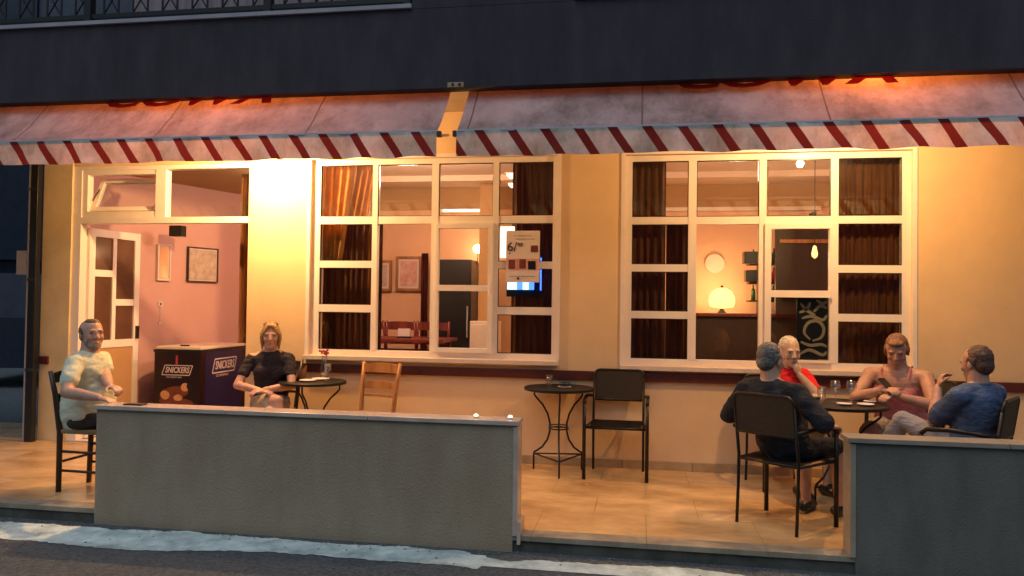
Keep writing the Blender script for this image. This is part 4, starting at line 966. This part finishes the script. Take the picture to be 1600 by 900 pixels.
    if hs:
        bm = bmesh.new()
        if hs == 'short':
            ell(bm, hf(0, -.032, .042), (.080, .090, .091), HR); ell(bm, hf(0, -.055, -.005), (.070, .060, .07), HR)
            for q in (-1, 1): ell(bm, hf(q*.068, -.02, .02), (.014, .036, .035), HR)
        elif hs == 'thin':
            ell(bm, hf(0, -.045, .034), (.077, .074, .084), HR); ell(bm, hf(0, -.055, -.005), (.070, .055, .065), HR); ell(bm, hf(0, -.005, .093), (.055, .06, .030), HR)
            for q in (-1, 1): ell(bm, hf(q*.068, -.02, .02), (.014, .036, .038), HR)
        elif hs == 'ring':
            ell(bm, hf(0, -.062, .010), (.074, .060, .065), HR)
            for q in (-1, 1): ell(bm, hf(q*.066, -.028, .018), (.018, .055, .042), HR)
        elif hs == 'crop':
            ell(bm, hf(0, -.026, .040), (.082, .094, .094), HR); ell(bm, hf(0, -.05, .0), (.070, .056, .065), HR)
        elif hs == 'pulled':
            ell(bm, hf(0, -.030, .042), (.083, .096, .094), HR); ell(bm, hf(0, -.06, -.005), (.074, .058, .075), HR); ell(bm, hf(0, .035, .085), (.06, .045, .028), HR)
            for q in (-1, 1): ell(bm, hf(q*.072, -.012, .012), (.016, .040, .045), HR)
            ell(bm, hf(0, -.125, .045), (.040, .034, .040), HR, 10, 8); caps(bm, hf(.055, -.08, .02), .022, hf(.075, -.07, -.07), .008, 8)
        elif hs == 'loose':
            ell(bm, hf(0, -.030, .046), (.086, .096, .096), HR); ell(bm, hf(0, -.060, -.03), (.080, .056, .09), HR)
            for q in (-1, 1):
                ell(bm, hf(q*.076, -.015, .0), (.020, .040, .065), HR); caps(bm, hf(q*.074, -.005, -.03), .020, hf(q*.070, -.005, -.105), .009, 8)
                caps(bm, hf(q*.015, .055, .100), .020, hf(q*.066, .045, .03), .013, 8)
            for k in range(12):
                a = -1.1+2.2*k/11; caps(bm, hf(.05*math.sin(a), -.01, .118+.012*math.cos(a)), .014, hf(.07*math.sin(a), -.01, .122+.014*math.cos(a*1.7)), .008, 6)
        remesh('hair', bm, .006, S['hairm'], t, 2, .0028, 46, 3)
    if S.get('beard'):
        bm = bmesh.new(); ell(bm, hf(0, .034, -.074), (.053, .050, .036), HR); ell(bm, hf(0, .066, -.090), (.026, .022, .020), HR)
        for q in (-1, 1): ell(bm, hf(q*.050, .020, -.04), (.014, .030, .035), HR)
        remesh('beard', bm, .006, S['beardm'], t, 2, .002, 60, 1)
    # shirt
    bm = bmesh.new(); st = S.get('shirt', 'tee'); fl = S.get('infl', .014)
    torso(bm, fl, -.10, .478 if st != 'tank' else .36)
    if st != 'tank':
        sl = S.get('sleeve', .62)
        for q in (-1, 1):
            caps(bm, sp(.43)+RT @ Vector((q*.08, 0, 0)), .064+fl, sh[q]-Vector((0, 0, .008)), .049*W_+fl, 14)
            caps(bm, sp(.475)+RT @ Vector((q*.055, -.01, 0)), .045+fl*.5, sh[q], .040+fl, 12)
            e1 = sh[q].lerp(el[q], min(sl, 1)); caps(bm, sh[q]-Vector((0, 0, .008)), .049*W_+fl, e1, .043*W_+fl*1.4, 14)
            if sl > 1: caps(bm, el[q], .043*W_+fl, el[q].lerp(wr[q], sl-1), .036+fl, 14)
    else:
        for q in (-1, 1):
            caps(bm, sp(.34)+RT @ Vector((q*.085, .115, 0)), .012, sp(.455)+RT @ Vector((q*.098, .06, .035)), .012, 8); caps(bm, sp(.455)+RT @ Vector((q*.098, .06, .035)), .012, sp(.47)+RT @ Vector((q*.10, -.01, .052)), .012, 8); caps(bm, sp(.47)+RT @ Vector((q*.10, -.01, .052)), .012, sp(.36)+RT @ Vector((q*.09, -.10, 0)), .013, 8)
    remesh(S.get('shirtn', 'shirt'), bm, .0095, S['shirtm'], t, 3, .010, 8, S.get('seed', 1))
    if S.get('collar'):
        bm = bmesh.new(); 
        R_ = Matrix((Vector((1, 0, 0)), up2.cross(Vector((1, 0, 0))).normalized(), up2)).transposed()
        pts = [nb+up2*(.012)+R_ @ Vector((.066*math.cos(a), .062*math.sin(a)+.006, -.012*math.sin(a))) for a in [2*PI*k/20 for k in range(21)]]
        tube(bm, pts, .013, 8); fin('collar', bm, S.get('collarm', S['shirtm']), t, True)
    # trousers / shorts / skirt
    bm = bmesh.new(); f = S.get('legs', 1.9)
    ell(bm, hip, (.165*W_, .135, .10), None, 16, 10); ell(bm, hip+Vector((0, .05, -.01)), (.155*W_, .12, .09), None, 16, 10)
    for q in (-1, 1):
        hp = hip+Vector((q*.09, .0, -.01)); e1 = hp.lerp(kn[q], min(f, 1))
        caps(bm, hp, .10, e1, .100-.035*min(f, 1), 14)
        if f > 1: caps(bm, kn[q], .066, kn[q].lerp(an[q], f-1), .052, 14)
    remesh(S.get('trousern', 'trousers'), bm, .0105, S['trouserm'], t, 3, .009, 8, 9)
    for q in (-1, 1):
        fd = Vector(S.get('toe'+('L' if q < 0 else 'R'), (q*.15, 1, -.05))).normalized(); a = an[q]+Vector((0, 0, -.045))
        rx = Matrix.Rotation(math.atan2(-fd.x, math.hypot(fd.y, 0) if fd.y > 0 else fd.y), 3, 'Z')
        bm = bmesh.new(); caps(bm, a-fd*.04, .040, a+fd*.09, .042, 12); caps(bm, a+fd*.09, .042, a+fd*.15-Vector((0, 0, .006)), .030, 12); caps(bm, a+Vector((0, 0, .01)), .044, a+fd*.03+Vector((0, 0, .02)), .040, 12)
        sh_o = remesh('shoe', bm, .010, S.get('shoem', m_black), t, 2)
        bm = bmesh.new(); caps(bm, a-fd*.045-Vector((0, 0, .028)), .018, a+fd*.15-Vector((0, 0, .028)), .016, 10); 
        for v in bm.verts: pass
        fin('sole', bm, S.get('solem', m_black), sh_o)
    return t
def skin(n, c, k=.75): return mat('skin_'+n, c, .5, col2=tuple(x*k for x in c), vscale=14, bump=.08, bscale=90, detail=3)
m_eye = mat('eye', (.05, .03, .025), .15); m_lip = mat('lips', (.36, .12, .09), .5)
def cloth(n, c, k=.3, fold=.38):
    m = mat(n, c, .9, var=k, vscale=11, bump=.35, bscale=260, sheen=.0)
    nn = m.node_tree.nodes; ll = m.node_tree.links; b = nn['Principled BSDF']; old = b.inputs['Normal'].links[0].from_socket
    tc = nn.new('ShaderNodeTexCoord'); mp = nn.new('ShaderNodeMapping'); mp.inputs['Scale'].default_value = (1, 1, 2.4); mp.inputs['Rotation'].default_value = (.5, .6, 0); ll.new(tc.outputs['Object'], mp.inputs[0])
    tn = nn.new('ShaderNodeTexNoise'); tn.inputs['Scale'].default_value = 11; tn.inputs['Detail'].default_value = 2; tn.inputs['Distortion'].default_value = 1.2; ll.new(mp.outputs[0], tn.inputs['Vector'])
    bp = nn.new('ShaderNodeBump'); bp.inputs['Strength'].default_value = fold; bp.inputs['Distance'].default_value = .03; ll.new(tn.outputs['Fac'], bp.inputs['Height']); ll.new(old, bp.inputs['Normal']); ll.new(bp.outputs[0], b.inputs['Normal'])
    return m
def hairm(n, c): return mat(n, c, .6, col2=tuple(x*.4 for x in c), vscale=60, stretch=(1, .5, .25), bump=.8, bscale=120)
sk1 = skin('a', (.56, .31, .22)); sk2 = skin('b', (.60, .33, .25)); sk3 = skin('c', (.62, .40, .27)); sk4 = skin('d', (.50, .26, .18))

# man in white at the left end
person('grey bearded man in a white tee shirt, forearms on the coping', (-4.14, -1.72, 0), -PI/2+.46,
       dict(scale=.98, lean=-.03, hunch=.08, hip=(0, .01, .565), twist=-.30, hyaw=-.98, hpitch=.02, belly=1.22, wide=1.10, thick=1.1, skin=sk1, hairm=hairm('grey_brown_hair', (.13, .08, .05)), hair='thin',
            beard=True, beardm=hairm('grey_beard', (.36, .31, .26)), shirtm=cloth('white_tee', (.60, .64, .50), .12, .2), trouserm=cloth('dark_trousers', (.035, .03, .03)), collar=True, collarm=cloth('dark_collar', (.04, .04, .04)),
            whandR=(-3.73, -2.07, .735), whandL=(-3.69, -1.99, .745), poleR=(.5, -.8, -.7), poleL=(-.8, -.3, -.6), hdR=(.55, .9, -.12), hdL=(.7, .7, -.1), pnR=(0, 0, -1), pnL=(0, 0, -1), curlR=.5, curlL=.8,
            footL=(-.14, .42, .09), footR=(.08, .36, .09), infl=.014, seed=2))
# woman in black at the wall
person('woman in a black short sleeved blouse sitting with crossed legs and clasped hands', (-3.26, -.46, 0), PI+.30,
       dict(scale=.95, lean=-.06, hunch=.03, hip=(0, 0, .555), hyaw=.12, fem=True, bust=True, wide=.96, skin=sk2, hairm=hairm('light_brown_hair', (.46, .27, .11)), hair='loose', shirtm=cloth('black_blouse', (.018, .012, .022)), shirtn='blouse',
            trouserm=cloth('pale_shorts', (.52, .46, .38)), trousern='shorts', legs=.72, handL=(.0, .30, .70), handR=(.05, .29, .695), poleL=(-1, -.25, -.3), poleR=(1, -.25, -.3), hdL=(.9, .35, -.15), hdR=(-.9, .3, -.1),
            pnL=(0, -.3, -1), pnR=(0, -.3, -1), curlL=.7, curlR=.7, footL=(-.02, .36, .09), footR=(-.16, .46, .20), kneeR=(-.15, .2, 1), toeR=(-.3, 1, -.3), infl=.010, seed=5, sleeve=.55))
# man in navy, back to the camera
person('grey haired man in a dark navy shirt seen from behind', (.94, -1.57, 0), math.atan2(.76, .65)-PI/2,
       dict(scale=.96, lean=.26, hunch=.10, hip=(0, .02, .535), side=-.13, sl=.90, hyaw=-.15, hpitch=-.12, wide=1.08, belly=.95, skin=sk1, hairm=hairm('grey_hair', (.17, .15, .135)), hair='short', shirtm=cloth('navy_shirt', (.006, .008, .016)),
            trouserm=cloth('dark_shorts', (.006, .006, .010)), trousern='shorts', legs=.95, handR=(.27, .14, .69), handL=(-.26, .18, .69), poleR=(.8, -.7, -.4), poleL=(-.9, -.6, -.4), pnR=(0, 0, -1), pnL=(0, 0, -1), hdR=(-.1, 1, -.15), hdL=(.1, 1, -.15), curlR=.6, curlL=.6,
            footL=(-.06, .42, .09), footR=(.15, .50, .09), shoem=m_black, solem=m_white, infl=.016, sleeve=.95, seed=8))
# bald man in red behind the table
person('man with cropped pale hair in a bright red shirt, chin on his hand', (1.12, -.40, 0), PI+.50,
       dict(scale=.97, lean=-.16, hunch=.08, hip=(0, 0, .51), hyaw=-.25, hpitch=-.16, skin=sk3, hairm=hairm('cropped_pale_hair', (.80, .72, .60)), hair='crop', shirtm=cloth('red_polo', (.80, .012, .015), .15), shirtn='polo_shirt',
            trouserm=cloth('beige_shorts', (.42, .32, .22)), trousern='shorts', legs=.9, handR=(-.02, .30, .765), handL=(-.03, .20, .93), poleR=(.8, -.3, -.5), poleL=(-.9, .6, -1.2), hdR=(-.9, .4, .05), hdL=(.35, -.1, .9), pnL=(.3, -.9, .1), pnR=(0, 0, -1), curlL=1.1, curlR=.5,
            footL=(-.12, .42, .09), footR=(.12, .40, .09), collar=True, collarm=cloth('dark_collar_red', (.05, .008, .01)), infl=.012, seed=11))
# woman in pink
person('woman in a pink strappy top bent over her phone behind the table', (2.02, -.45, 0), PI-.50,
       dict(lean=-.20, hunch=.14, hip=(0, 0, .52), hyaw=.12, hpitch=-.40, fem=True, bust=True, wide=1.10, skin=sk4, hairm=hairm('pulled_back_hair', (.27, .13, .07)), hair='pulled', shirt='tank', shirtm=cloth('pink_top', (.62, .20, .22)), shirtn='strappy_top',
            trouserm=cloth('pale_skirt', (.40, .32, .28)), trousern='shorts', legs=.8, handL=(-.06, .42, .79), handR=(.03, .42, .83), poleL=(-.9, -.1, -.5), poleR=(.9, -.1, -.5), hdL=(.6, .8, 0), hdR=(-.7, .6, .1), pnL=(0, -.5, -1), pnR=(0, -.4, -1), curlL=.7, curlR=.7,
            footL=(-.10, .40, .09), footR=(.12, .38, .09), infl=.008, seed=14))
tag(bx('mobile_phone', m_black, None, -.035, .035, -.06, .06, 0, .009, bev=.003), 'dark phone held by the woman in the pink top', 'phone').matrix_world = Matrix.Translation((1.80, -.82, .87)) @ Matrix.Rotation(.6, 4, 'Z') @ Matrix.Rotation(.7, 4, 'X')
# man in blue at the right
person('man in a light blue shirt at the right, one hand raised to his face', (2.13, -1.42, 0), math.radians(56),
       dict(scale=.97, lean=.20, hunch=.10, sl=.88, hip=(0, .0, .525), twist=-.35, hyaw=-.45, hpitch=-.14, wide=1.08, skin=sk4, hairm=hairm('short_brown_hair', (.11, .05, .03)), hair='short', shirtm=cloth('blue_shirt', (.07, .11, .22), .5),
            trouserm=cloth('grey_trousers', (.30, .28, .29)), whandL=(2.0, -1.27, .90), handR=(.22, .25, .66), poleL=(-.2, .3, -1), poleR=(.9, -.5, -.4), hdL=(.3, -.2, 1), hdR=(-.2, 1, -.2), pnL=(.5, -.8, .1), pnR=(0, 0, -1), curlL=1.2, curlR=.5,
            footL=(-.03, .62, .34), footR=(.10, .52, .09), kneeL=(0, .1, 1), toeL=(-.3, 1, .2), infl=.018, sleeve=.8, collar=True, seed=17))
